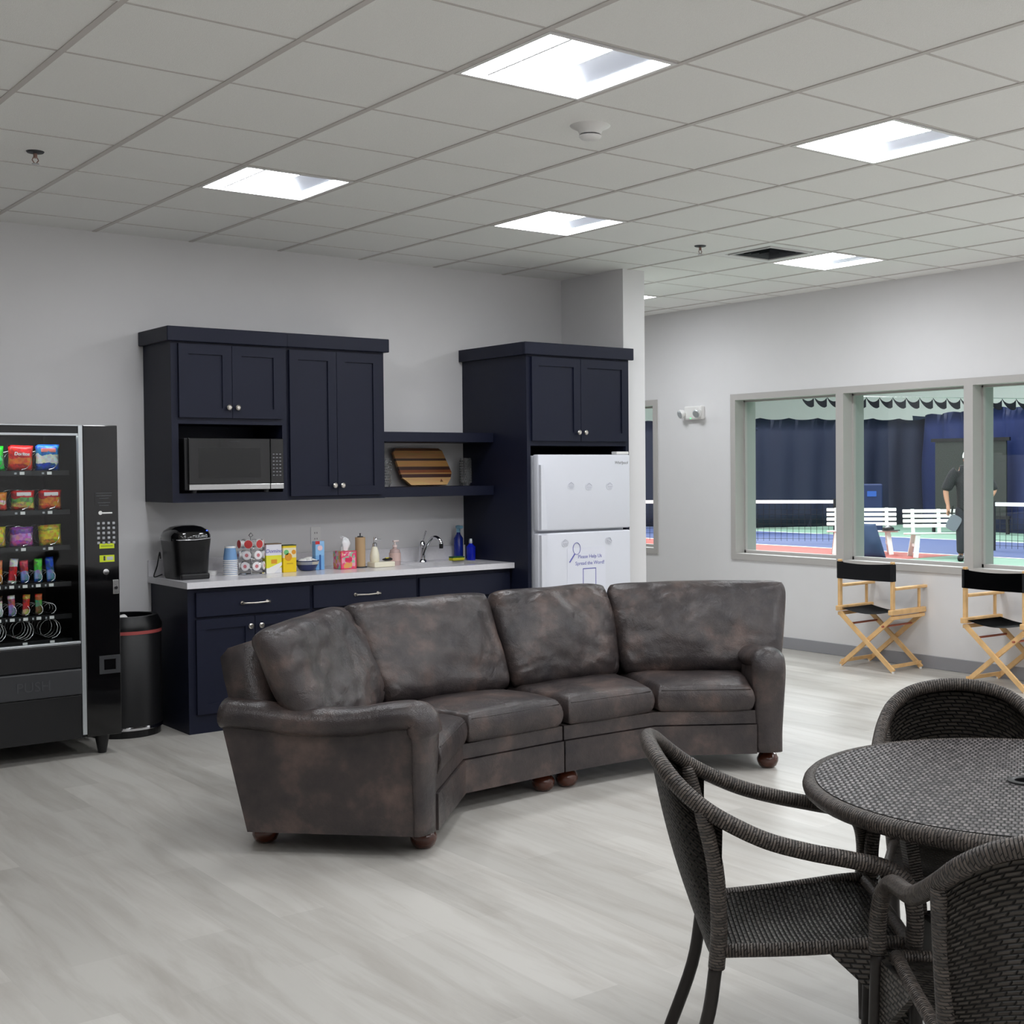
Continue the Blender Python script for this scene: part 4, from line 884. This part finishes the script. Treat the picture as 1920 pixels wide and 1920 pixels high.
        dd = (g1-g0).normalized()*.004; g0 += dd; g1 -= dd; h0 += dd; h1 -= dd
        zt = .925
        quad = [(h0.x, h0.y, .44), (h1.x, h1.y, .44), (g1.x, g1.y, zt), (g0.x, g0.y, zt)]
        if mirror: quad = [quad[1], quad[0], quad[3], quad[2]]
        bm = cushion(BM(), quad, .055, .070, .075, 64, 52, lump=.022, seed=10+k+3*mirror, round_=.12, crown_pow=.5, crease=(.011, .007)[k] if not mirror else (.006, .014)[k]); obj('back_cushion', bm, ln, t, world=True, smooth='full')
    for x, y in feet:
        obj('bun_foot', lathe(BM(), [(.030, 0), (.046, .012), (.056, .035), (.056, .052), (.045, .072), (.030, .082), (.036, .095)], (x, y, 0), 24), M['foot'], t, world=True, smooth=True)
    return t
FL = [(2.838, 4.545), (3.26, 4.985), (3.852, 5.02)]; BL = [(2.305, 5.135), (2.955, 5.735), (3.852, 5.775)]
sofa('brown leather curved sofa section on the left with its arm toward the viewer', 'left', FL, BL, (2.838, 4.545), (2.742, 4.60-.10), (-.69, .725), [(2.835, 4.66), (2.365, 5.165), (3.79, 5.11), (3.78, 5.62)], 0)
FR = [(4.86, 4.70), (4.428, 5.0), (3.862, 5.02)]; BR = [(5.33, 5.30), (4.665, 5.745), (3.862, 5.775)]
sofa('brown leather curved sofa section on the right, in front of the refrigerator', 'right', FR, BR, (4.86, 4.70), (4.97, 4.625), (.563, .826), [(4.985, 4.745), (5.36, 5.21), (3.935, 5.11), (3.94, 5.62)], 1)
# ------------------------------------------------------------------ wicker chairs and table
def sheet(bm, rows, th=.012, su=None):
    """woven sheet from a grid of points with metre uvs, given thickness"""
    uv = uvl(bm); V = [[bm.verts.new(p) for p in r] for r in rows]; fs = []
    ul = [0]
    for k in range(1, len(rows[0])): ul.append(ul[-1]+(Vector(rows[len(rows)//2][k])-Vector(rows[len(rows)//2][k-1])).length)
    vl = [0]
    for k in range(1, len(rows)): vl.append(vl[-1]+(Vector(rows[k][len(rows[0])//2])-Vector(rows[k-1][len(rows[0])//2])).length)
    for i in range(len(rows)-1):
        for j in range(len(rows[0])-1):
            f = bm.faces.new((V[i][j], V[i][j+1], V[i+1][j+1], V[i+1][j])); fs.append(f)
            for lp, c_ in zip(f.loops, ((ul[j], vl[i]), (ul[j+1], vl[i]), (ul[j+1], vl[i+1]), (ul[j], vl[i+1]))): lp[uv].uv = c_
    bmesh.ops.solidify(bm, geom=fs, thickness=th); return bm
def wicker_chair():
    t = thing('wicker_chair', '', 'chair', (0, 0, 0), 0, 'wicker armchairs around the round table')
    # seat
    rows = []
    for j in range(11):
        v = j/10; y = -.215+.455*v; hw = .205+.04*v
        rows.append([(hw*(2*i/10-1), y, (.392+.034*v)-.020*math.sin(PI*v)*math.sin(PI*i/10)+(-.02*max(0, v-.85)/.15)) for i in range(11)])
    obj('seat', sheet(BM(), rows, .02), M['wick'], t, smooth=True)
    bm = BM(); ed = [(-.205, -.215, .385), (-.228, .0, .398), (-.247, .20, .418), (-.225, .243, .412), (0, .252, .405), (.225, .243, .412), (.247, .20, .418), (.228, 0, .398), (.205, -.215, .385)]
    obj('seat_rim', tube(bm, smooth_path(ed, 5), .0165, 10), M['wrap'], t, smooth='full')
    # rim tube: leg post - arm - over the back - arm - leg post
    half = [(.292, .245, .42), (.290, .248, .50), (.280, .232, .568), (.268, .185, .605), (.264, .10, .625), (.264, 0, .645), (.262, -.10, .672), (.252, -.19, .712), (.236, -.258, .752), (.205, -.315, .800), (.150, -.350, .838), (.075, -.368, .858), (0, -.373, .864)]
    full = smooth_path(half+[(-x, y, z) for x, y, z in half[-2::-1]], 5)
    obj('arm_and_back_rim', tube(BM(), full, .021, 12, flat=1.0), M['wrap'], t, smooth='full')
    # back panel ruled between seat line and the rim
    rim = [p for p in full if p[2] > .715 and p[1] < -.18]; m = len(rim)
    rows = []
    for j in range(15):
        v = j/14; r = []
        for k, p in enumerate(rim):
            s = 2*k/(m-1)-1; bx = -(-.205*s) if rim[0][0] < 0 else -.205*s; b0 = Vector((bx, -.232+.02*s*s, .345)); q = b0.lerp(Vector(p), v)
            q.y -= .016*math.sin(PI*v)*(1-s*s); q.x *= 1+.03*math.sin(PI*v); r.append(tuple(q))
        rows.append(r)
    obj('back_panel', sheet(BM(), rows, .016), M['wick'], t, smooth=True)
    for s in (-1, 1):
        obj('back_upright', tube(BM(), smooth_path([(.206*s, -.218, .345), (.216*s, -.212, .45), (.226*s, -.222, .60), (.237*s, -.254, .742)], 5), .021, 12), M['wrap'], t, smooth='full')
        obj('leg', tube(BM(), smooth_path([(.206*s, -.218, .36), (.204*s, -.245, .20), (.192*s, -.32, 0)], 5), [.017]*11, 12), M['legm'], t, smooth='full')
        obj('leg', tube(BM(), smooth_path([(.292*s, .245, .43), (.297*s, .247, .25), (.304*s, .252, 0)], 5), [.0165]*11, 12), M['legm'], t, smooth='full')
        bm = BM(); uvl(bm); v = [bm.verts.new(p) for p in ((.250*s, .06, .398), (.268*s, .225, .408), (.292*s, .243, .405), (.296*s, .246, .235), (.282*s, .235, .235))]
        gq = BM(); a_ = [gq.verts.new(p) for p in ((.244*s, .04, .402), (.288*s, .240, .41), (.295*s, .244, .22))]; b_ = [gq.verts.new((p.co.x-.016*s, p.co.y, p.co.z)) for p in a_]; uvq = uvl(gq)
        gq.faces.new(a_); gq.faces.new(b_[::-1])
        for k in range(3): gq.faces.new((a_[k], a_[(k+1) % 3], b_[(k+1) % 3], b_[k]))
        for f_ in gq.faces:
            for lp in f_.loops: lp[uvq].uv = (lp.vert.co.y, lp.vert.co.z)
        bm.free(); obj('side_gusset', gq, M['wick'], t)
    return t
TC = (3.058, 1.975); TR = .562; TZ = .73
ch = wicker_chair(); CH = [((2.535, 2.335), -1.93+PI/1, 'wicker armchair pulled out on the left of the round table')]
def face(pos, at): return math.atan2(at[1]-pos[1], at[0]-pos[0])-PI/2
ch.location = (2.522, 2.316, 0); ch.rotation_euler = (0, 0, math.radians(-128.6)); ch['label'] = 'wicker armchair pulled out on the left of the round table'
dup(ch, (2.484, 1.592, 0), math.radians(-43.4), 'wicker armchair nearest the viewer, seen from behind at the lower right')
dup(ch, (3.27, 2.30, 0), math.radians(131), 'wicker armchair behind the round table, only its arched back showing')
t = thing('round_table', 'round grey-brown wicker table with an umbrella hole in its top', 'table', (TC[0], TC[1], 0))
bm = BM(); uv = uvl(bm); n = 72; rings = []
for r in (.044, .2, .4, TR-.012): rings.append([bm.verts.new((r*math.cos(2*PI*k/n), r*math.sin(2*PI*k/n), TZ)) for k in range(n)])
lo = [[bm.verts.new((v.co.x, v.co.y, TZ-.03)) for v in rr] for rr in (rings[0], rings[-1])]
for a, b in zip(rings, rings[1:]):
    for k in range(n): bm.faces.new((a[k], a[(k+1) % n], b[(k+1) % n], b[k]))
for k in range(n): bm.faces.new((lo[0][k], lo[0][(k+1) % n], rings[0][(k+1) % n], rings[0][k])); bm.faces.new((lo[1][k], lo[0][k], lo[0][(k+1) % n], lo[1][(k+1) % n]))
ca, sa = math.cos(1.0), math.sin(1.0)
for f in bm.faces:
    for lp in f.loops: x, y = lp.vert.co.x, lp.vert.co.y; lp[uv].uv = (x*ca-y*sa, x*sa+y*ca)
obj('tabletop', bm, M['wickt'], t)
ring = [((TR)*math.cos(2*PI*k/n), (TR)*math.sin(2*PI*k/n), TZ-.022) for k in range(n+1)]; obj('rim', tube(BM(), ring, .023, 12, side=(0, 0, 1), flat=1.0, caps=False), M['wrap'], t, smooth='full')
obj('umbrella_hole_ring', lathe(BM(), [(.028, TZ-.03), (.028, TZ+.003), (.034, TZ+.006), (.046, TZ+.004), (.047, TZ-.0)], n=32, caps=False), M['blackp'], t, smooth=True)
for k in range(4):
    an = math.radians(20+90*k); P_ = [(.36, .70), (.33, .60), (.30, .42), (.29, .30), (.31, .14), (.36, 0)]
    pts = smooth_path([(r*math.cos(an), r*math.sin(an), z) for r, z in P_], 5)
    obj('leg', tube(BM(), pts, .026, 4, side=(-math.sin(an), math.cos(an), 0)), M['wrap'], t)
    a2 = an+PI/2
    for z, r in ((.28, .285), (.66, .37)): bm = bar(BM(), (r*math.cos(an), r*math.sin(an), z), (r*math.cos(a2), r*math.sin(a2), z), .025, .07 if z > .5 else .10); obj('stretcher', bm, M['wrap'], t)
obj('lower_shelf', lathe(BM(), [(.17, .27), (.18, .28), (.18, .30), (.17, .31)], n=32), M['wrap'], t)
# ------------------------------------------------------------------ director chairs under the window
def director(label):
    t = thing('director_chair', label, 'chair', (0, 0, 0), 0, 'folding director chairs under the window'); wd = M['pine']
    y0, y1 = -.19, .19; xs = .25
    for s in (-1, 1):
        obj('seat_rail', cbox(BM(), s*xs-.02, y0-.03, .440, s*xs+.02, y1+.03, .480, .006), wd, t)
        obj('lower_rail', cbox(BM(), s*xs-.014, y0-.01, .405, s*xs+.014, y1+.02, .432, .004), wd, t)
        obj('floor_rail', bar(BM(), (s*.235, y0, .045), (s*.235, y1, .045), .016, .026), wd, t)
        obj('back_post', cbox(BM(), s*xs-.012, y0-.012, .475, s*xs+.012, y0+.022, .845, .004), wd, t)
        obj('arm_post', lathe(BM(), [(.012, .478), (.012, .63)], (s*xs, y1-.04, 0), 10), wd, t, smooth=True)
        obj('armrest', cbox(BM(), s*xs-.024, y0+.02, .628, s*xs+.024, y1+.045, .650, .006), wd, t)
    for y in (y0+.012, y1-.012):
        for s in (-1, 1):
            yy = y+.014*s
            lg = obj('crossed_leg', bar(BM(), (-s*.262, yy, .012), (s*.245, yy, .425), .034, .018, up=(0, 1, 0)), wd, t)
            obj('glide', lathe(BM(), [(.010, 0), (.011, .014)], (-s*.255, yy, 0), 10), M['whitep'], lg)
        z = .345; s = 1 if y < 0 else -1
    for s in (-1, 1): obj('dowel', tube(BM(), [(s*.155, y0, .345), (s*.155, y1, .345)], .008, 8), M['dowel'], t, smooth=True)
    # canvas: slung seat and back band with sleeves on the posts
    rows = [[(-xs+2*xs*i/12, y0+.0+(y1-y0)*j/6, .466-.035*math.sin(PI*i/12)) for i in range(13)] for j in range(7)]
    obj('canvas_seat', sheet(BM(), rows, .004), M['canvas'], t, smooth=True)
    rows = [[(-xs-.016+(2*xs+.032)*i/14, y0-.014-.030*math.sin(PI*i/14), .695+.135*j/5-.012*math.sin(PI*i/14)*(1 if j > 3 else 0)) for i in range(15)] for j in range(6)]
    obj('canvas_back', sheet(BM(), rows, .004), M['canvas'], t, smooth=True)
    bm = BM()
    for s in (-1, 1): cbox(bm, s*xs-.017, y0-.018, .695, s*xs+.017, y0+.028, .828, .006)
    obj('canvas_sleeve', bm, M['canvas'], t); return t
dc = director('director chair with pale wooden frame and black canvas, left one under the window')
dc.location = (8.155, 6.545, 0); dc.rotation_euler = (0, 0, math.radians(-88))
dup(dc, (8.135, 5.37, 0), math.radians(-93), 'director chair with black canvas at the right picture edge')
# ------------------------------------------------------------------ the court hall beyond the windows
cg = mat('court_green', srgb(124, 156, 138), .6); cbl = mat('court_blue', srgb(70, 84, 128), .6); crd = mat('court_red', srgb(168, 84, 76), .6); cl = mat('court_line', srgb(235, 238, 238), .6)
struct('floor_court', bxm(XR+.25, -14, -.1, 46, 44, 0), cg)
b = struct('floor_apron', bxm(15.5, 13.9, .0005, 19.35, 40, .003), crd)
b = struct('floor_playing_area', bxm(19.40, 11.2, .0005, 23.4, 40, .004), cbl)
bm = BM()
for a in ((19.33, 11.15, 19.43, 40), (23.35, 11.15, 23.45, 40), (19.33, 11.15, 23.45, 11.25), (18.1, 2.0, 18.2, 11.6)): box(bm, a[0], a[1], .0045, a[2], a[3], .006)
struct('floor_court_lines', bm, cl)
hw = mat('court_wall_white', srgb(240, 238, 238), .8)
struct('wall_court_far', bxm(44, -14, 0, 44.2, 44, 8.53), hw); struct('wall_court_end', bxm(XR+.25, 44, 0, 44.2, 44.2, 9), hw); struct('wall_court_near_end', bxm(XR+.25, -14.2, 0, 44.2, -14, 9), hw)
struct('ceiling_court', bxm(XR+.25, -14, 8.53, 44.2, 44.2, 8.7), hw)
struct('wall_court_upper', bxm(XR-.2, -14, H+.5, XR+.25, 44, 9), hw)
struct('wall_court_side', bxm(XR+.05, YF+.15, 0, XR+.25, 44, H+.5), hw)
struct('wall_court_side_near', bxm(XR+.05, -14, 0, XR+.25, YB-.15, H+.5), hw)
def curtain(path, z0, z1, col, amp, wl, seed):
    P = [Vector(p) for p in path]; pts = []; s0 = 0
    for a, b in zip(P, P[1:]):
        L_ = (b-a).length; n = max(2, int(L_/(wl/8))); d = (b-a)/L_; nn = Vector((-d.y, d.x))
        for k in range(n):
            s = s0+L_*k/n; pts.append((a+d*(L_*k/n), nn, s))
        s0 += L_
    bm = BM(); rows = []
    for j in range(9):
        v = j/8; z = z0+(z1-z0)*v; r = []
        for p, nn, s in pts:
            q = amp*(math.sin(2*PI*s/wl+1.5*noise.noise(Vector((s*.3, seed, v*1.2))))+.8*noise.noise(Vector((s*.5, v*1.5, seed)))*2)
            r.append(bm.verts.new((p.x+nn.x*q, p.y+nn.y*q, z-(.0 if j < 8 else .05*abs(math.sin(PI*s/wl))))))
        rows.append(r)
    for a, b in zip(rows, rows[1:]):
        for k in range(len(a)-1): bm.faces.new((a[k], a[k+1], b[k+1], b[k]))
    bmesh.ops.solidify(bm, geom=bm.faces[:], thickness=.01); return bm, col
nv = mat('navy_vinyl_curtain', srgb(50, 56, 78), .55); nv2 = mat('blue_vinyl_curtain', srgb(52, 64, 112), .45)
bm, m = curtain([(18, 38), (24.2, 23.6), (29.4, 21.6)], .02, 2.85, nv, .06, .8, 1); tag(obj('backdrop_curtain', bm, nv, smooth='full'), 'dull navy curtain at the back of the court, seen through the left panes', 'curtain')
bm, m = curtain([(29.2, 22.3), (26.3, 17.5), (27.3, 12.5), (29, 4)], .02, 2.95, nv2, .10, 1.3, 5); tag(obj('backdrop_curtain', bm, nv2, smooth='full'), 'brighter blue folded curtain behind the standing person', 'curtain')
# divider valance hung in scallops from a cable
t = thing('scalloped_valance', 'dark scalloped cloth edge hanging from a cable high above the court', 'valance', (22, 17, 2.6)); A_, B_ = Vector((20.6, 18.6, 3.06)), Vector((24.6, 12.6, 2.80)); n = 27; bm = BM(); cbm = BM()
for k in range(n):
    a = A_.lerp(B_, k/n); b = A_.lerp(B_, (k+1)/n); pr = None
    for i in range(7):
        u = i/6; p = a.lerp(b, u); sag = .10*(4*u*(1-u))**.8+.03*u; top = bm.verts.new((p.x, p.y, p.z-sag*.9)); bot = bm.verts.new((p.x, p.y, p.z-sag*.9-.16*(u+.15)))
        if pr: bm.faces.new((pr[0], top, bot, pr[1]))
        pr = (top, bot)
bmesh.ops.solidify(bm, geom=bm.faces[:], thickness=.01); obj('cloth', bm, mat('dark_cloth', srgb(30, 34, 42), .8), t, world=True)
tube(cbm, [tuple(A_-(B_-A_)*.5), tuple(B_+(B_-A_)*.6)], .008, 6); obj('cable', cbm, M['steel'], t, world=True)
# framed dark opening and small box on the curtain line
t = thing('dark_screen', 'large dark panel on the blue curtain behind the person', 'screen', (26.0, 17.8, .55)); d_ = Vector((1.0, -2.4)).normalized()
bm = BM(); bar(bm, (25.92, 19.15, 1.28), (26.12, 17.35, 1.28), .05, 1.75, up=(0, 0, 1)); obj('panel', bm, mat('dark_panel', srgb(46, 50, 46), .3), t, world=True)
bm = BM(); bar(bm, (25.90, 19.25, 2.18), (26.10, 17.25, 2.18), .07, .08); bar(bm, (25.90, 19.25, .38), (26.10, 17.25, .38), .07, .08); obj('frame', bm, M['blackp'], t, world=True)
for x, y in ((25.91, 19.2), (26.09, 17.3)): obj('post', bxm(x-.03, y-.03, 0, x+.03, y+.03, .40), M['blackp'], t, world=True)
# net
t = thing('court_net', 'pickleball net with white tape, left stretch ending beside the benches', 'net', (19.0, 17.4, 0))
def net(t, a, b):
    a, b = Vector(a), Vector(b); bm = BM(); bar(bm, (a.x, a.y, .86), (b.x, b.y, .86), .02, .07); obj('tape', bm, cl, t, world=True)
    bm = BM(); d = b-a; L_ = d.length; n = int(L_/.12)
    for k in range(n): p = a+d*(k/n); bar(bm, (p.x, p.y, .05), (p.x, p.y, .83), .006, .006)
    for z in range(1, 8): bar(bm, (a.x, a.y, z*.1), (b.x, b.y, z*.1), .006, .006)
    obj('mesh', bm, M['blackp'], t, world=True)
    for p in (a, b): obj('post', lathe(BM(), [(.03, 0), (.03, .92)], (p.x, p.y, 0), 12), M['blackm'], t, world=True)
net(t, (16.1, 24.2), (20.6, 17.7)); t = thing('court_net', 'pickleball net with white tape right of the person', 'net', (20.4, 12.6, 0)); net(t, (20.9, 14.15), (21.2, 6.5))
# white slatted benches
def bench(label):
    t = thing('slatted_bench', label, 'bench', (0, 0, 0), 0, 'white plastic benches beside the court'); L_ = 1.25
    for k in range(4): obj('back_slat', cbox(BM(), -L_/2, .26+.02*k, .50+.085*k, L_/2, .285+.02*k, .56+.085*k, .008, 1), M['plw'], t)
    for k in range(4): obj('seat_slat', cbox(BM(), -L_/2, -.20+.115*k, .40-.006*k, L_/2, -.105+.115*k, .43-.006*k, .008, 1), M['plw'], t)
    for s in (-1, 0, 1): obj('back_brace', bar(BM(), (s*L_*.36, .27, .38), (s*L_*.36, .355, .82), .06, .03), M['plw'], t)
    for s in (-1, 1):
        obj('leg', bar(BM(), (s*L_*.36, -.15, .40), (s*L_*.40, -.22, 0), .08, .05, up=(0, 1, 0)), M['plw'], t); obj('leg', bar(BM(), (s*L_*.36, .22, .40), (s*L_*.40, .32, 0), .08, .05, up=(0, 1, 0)), M['plw'], t)
        obj('foot_rail', bar(BM(), (s*L_*.36, -.18, .2), (s*L_*.36, .27, .2), .05, .05), M['plw'], t)
    return t
va = math.atan2(-.66, .75)
bn = bench('white slatted bench on the left, seen through the middle pane'); bn.location = (18.55, 15.30, 0); bn.rotation_euler = (0, 0, math.radians(-48))
dup(bn, (18.84, 13.78, 0), math.radians(-42), 'white slatted bench on the right, beside the standing person')
t = thing('jacket', 'dark blue jacket draped over the front of the left bench', 'jacket', (17.55, 14.35, 0))
bm = cushion(BM(), [(-.28, -.05, .02), (.30, -.05, .02), (.13, .12, .60), (-.22, .12, .60)], .05, .07, .08, 12, 10, lump=.05, seed=3); obj('cloth', bm, mat('blue_jacket', srgb(40, 60, 92), .7), t, smooth='full'); t.rotation_euler = (0, 0, math.radians(-50))
t = thing('baseball_cap', 'small dark cap lying on the seat of the left bench', 'cap', (18.72, 14.85, .43)); obj('crown', lathe(BM(), [(.11, 0), (.10, .05), (.04, .09)], n=16), M['blackp'], t, smooth=True); obj('brim', cbox(BM(), -.08, -.2, 0, .08, -.05, .015, .004), M['blackp'], t)
t = thing('ball_bin', 'dark blue bin standing by the curtain behind the left bench', 'bin', (25.2, 20.5, 0)); obj('body', cbox(BM(), -.35, -.2, 0, .25, .2, 1.15, .03), mat('bin_blue', srgb(34, 46, 84), .5), t); obj('label', bxm(-.12, -.212, .85, .10, -.2, .98), mat('bin_label', srgb(50, 90, 170), .5), t); t.rotation_euler = (0, 0, math.radians(-45))
# ------------------------------------------------------------------ the standing person
def skinned(name, chains, m, parent, vox=.012):
    """limbs laid along chains of (point, radius), fused into one continuous surface"""
    bm = BM()
    for ch_ in chains:
        P = [Vector(p) for p, r in ch_]; rx = [r[0] if isinstance(r, tuple) else r for p, r in ch_]; ry = [r[1] if isinstance(r, tuple) else r for p, r in ch_]
        side = Vector((1, 0, 0)) if any(isinstance(r, tuple) for p, r in ch_) else None
        k = 4; Q = smooth_path([tuple(p) for p in P], k); ip = lambda L_: [L_[i//k]+(L_[min(i//k+1, len(L_)-1)]-L_[i//k])*(i % k)/k for i in range(len(Q))]
        X_, Y_ = ip(rx), ip(ry); tube(bm, Q, X_, 14, side=side, flat=[y/x for x, y in zip(X_, Y_)])
        for q, x, y in ((Q[0], X_[0], Y_[0]), (Q[-1], X_[-1], Y_[-1])):
            r_ = min(x, y); bmesh.ops.create_uvsphere(bm, u_segments=12, v_segments=8, radius=r_, matrix=Matrix.Translation(q) @ Matrix.Diagonal((x/r_, y/r_, .7, 1)))
    me = bpy.data.meshes.new(name); bm.to_mesh(me); bm.free(); o = bpy.data.objects.new(name, me); C.objects.link(o)
    md = o.modifiers.new('fuse', 'REMESH'); md.mode = 'VOXEL'; md.voxel_size = vox; md.use_smooth_shade = True
    sm = o.modifiers.new('smooth', 'SMOOTH'); sm.iterations = 3
    dg = bpy.context.evaluated_depsgraph_get(); me2 = bpy.data.meshes.new_from_object(o.evaluated_get(dg)); bpy.data.objects.remove(o); bpy.data.meshes.remove(me)
    me2.name = name; me2.materials.clear(); me2.materials.append(m); me2.polygons.foreach_set('use_smooth', [True]*len(me2.polygons)); return put(bpy.data.objects.new(name, me2), parent)
per = thing('person', 'person in dark shirt and white cap standing on the court holding a paddle', 'person', (18.40, 12.94, 0)); per.rotation_euler = (0, 0, math.atan2(-12.94, -18.40)-PI/2)
# local: +y towards the viewer, x to the picture's left is +x
pel = ((0, 0, .98), (.16, .12))
armR = [((.19, 0, 1.47), .065), ((.30, .02, 1.30), .056), ((.36, .03, 1.17), .048), ((.35, .06, 1.03), .040), ((.33, .09, .93), .030), ((.325, .11, .87), .034)]
armL = [((-.19, 0, 1.47), .065), ((-.32, -.02, 1.30), .056), ((-.40, -.03, 1.18), .048), ((-.33, .04, 1.04), .040), ((-.27, .07, .95), .030), ((-.25, .08, .90), .034)]
body = [[pel, ((0, .01, 1.12), (.155, .12)), ((0, .01, 1.30), (.17, .12)), ((0, 0, 1.44), (.14, .10)), ((0, 0, 1.52), (.06, .06)), ((0, .01, 1.58), (.055, .055)), ((0, .02, 1.66), (.078, .095)), ((0, .02, 1.74), (.072, .088))],
        [((0, 0, 1.44), (.14, .10))]+armR, [((0, 0, 1.44), (.14, .10))]+armL]
for s in (-1, 1): body.append([pel, ((.10*s, 0, .90), .095), ((.115*s, .02, .50), .062), ((.12*s, 0, .30), .055), ((.125*s, -.01, .10), .04), ((.13*s, .06, .045), .035), ((.135*s, .15, .03), .028)])
for hx, hy, hz, sg in ((.325, .11, .87, 1), (-.25, .08, .90, -1)):
    for k in range(4):
        ox = (k-1.5)*.019; ln = (.055, .065, .062, .05)[k]
        body.append([((hx, hy, hz), .034), ((hx+ox*.5, hy+ox*.9, hz-.055), .010), ((hx+ox*.6+.008*sg, hy+ox*1.1, hz-.055-ln*.55), .0095), ((hx+ox*.5, hy+ox+.012, hz-.055-ln), .008)])
    body.append([((hx, hy, hz), .034), ((hx-.02*sg, hy+.035, hz-.03), .011), ((hx-.03*sg, hy+.045, hz-.065), .009)])
skinned('body', body, M['skin'], per, .006)
bm = BM(); lathe(bm, [(.010, 0), (.013, -.01), (.006, -.02)], (0, .118, 1.665), 8)
for s in (-1, 1): lathe(bm, [(.009, 0), (.006, .005)], (.03*s, .108, 1.69), 8, 'y'); lathe(bm, [(.02, -.006), (.022, .006)], (.083*s, .02, 1.665), 10, 'x')
bar(bm, (-.022, .105, 1.625), (.022, .105, 1.625), .006, .006); obj('face_features', bm, mat('face_detail', srgb(150, 100, 85), .6), per, smooth=True)
skinned('shirt', [[((0, 0, .88), (.195, .155)), ((0, .01, 1.12), (.195, .158)), ((0, .01, 1.30), (.210, .16)), ((0, 0, 1.43), (.185, .135)), ((0, 0, 1.52), (.085, .085))],
                  [((0, 0, 1.43), (.155, .115)), ((.19, 0, 1.46), .105), ((.305, .018, 1.29), .092), ((.345, .025, 1.21), .088)], [((0, 0, 1.43), (.155, .115)), ((-.19, 0, 1.46), .105), ((-.325, -.02, 1.29), .092), ((-.375, -.025, 1.21), .088)]], M['shirt'], per)
skinned('trousers', [[((0, 0, 1.0), (.185, .15)), ((0, 0, .90), (.18, .145))]+[((.11*s, 0, .82), .11), ((.12*s, .02, .50), .085), ((.125*s, 0, .16), .07)] for s in (-1, 1)], M['pants'], per)
for s in (-1, 1): obj('shoe', cushion(BM(), [(.13*s-.055, -.09, .045), (.13*s+.055, -.09, .045), (.13*s+.05, .21, .04), (.13*s-.05, .21, .04)], .04, .02, .045, 10, 12, .002), M['blackp'], per, smooth='full')
bm = BM(); lathe(bm, [(.098, 1.70), (.100, 1.74), (.085, 1.79), (.045, 1.815)], (0, .015, 0), 20); cbox(bm, -.065, .08, 1.705, .065, .19, 1.717, .004, 1); obj('cap', bm, mat('white_cap', srgb(232, 236, 236), .7), per, smooth=True)
t = thing('pickleball_paddle', 'grey paddle with rounded face held in the hand of the person', 'paddle', tuple(per.matrix_basis @ Vector((.30, .15, .52)))); t.rotation_euler = per.rotation_euler
bm = BM(); pts = []
for a in range(40):
    an = 2*PI*a/40; x = math.copysign(abs(math.cos(an))**.5, math.cos(an))*.10; z = .13+math.copysign(abs(math.sin(an))**.5, math.sin(an))*.13; pts.append((x, z))
prism_xz(bm, pts, -.007, .007); f_ = obj('face', bm, mat('paddle_grey', srgb(120, 122, 134), .5), t); f_.rotation_euler = (0, -.5, 0)
g_ = obj('grip', lathe(BM(), [(.015, .25), (.015, .40)], n=10), M['blackp'], t); g_.rotation_euler = (0, -.12, 0)
# lamps of the court hall
bm = None
for k, (x, y) in enumerate(((14, 8), (14, 20), (24, 8), (24, 20), (34, 14), (30, 30), (18, 32))):
    t = thing('court_lamp', 'high court lamp out of the picture, over the playing hall', 'lamp', (x, y, 8.4), 0, 'high lamps over the court')
    obj('housing', cbox(BM(), -.6, -.2, .02, .6, .2, .12, .01), M['whitep'], t)
    ld = bpy.data.lights.new('court_light', 'AREA'); ld.shape = 'RECTANGLE'; ld.size = 5.0; ld.size_y = 3.0; ld.energy = COURT; ld.color = (1.0, .955, .985)
    lo_ = bpy.data.objects.new('court_light', ld); C.objects.link(lo_); lo_.parent = t
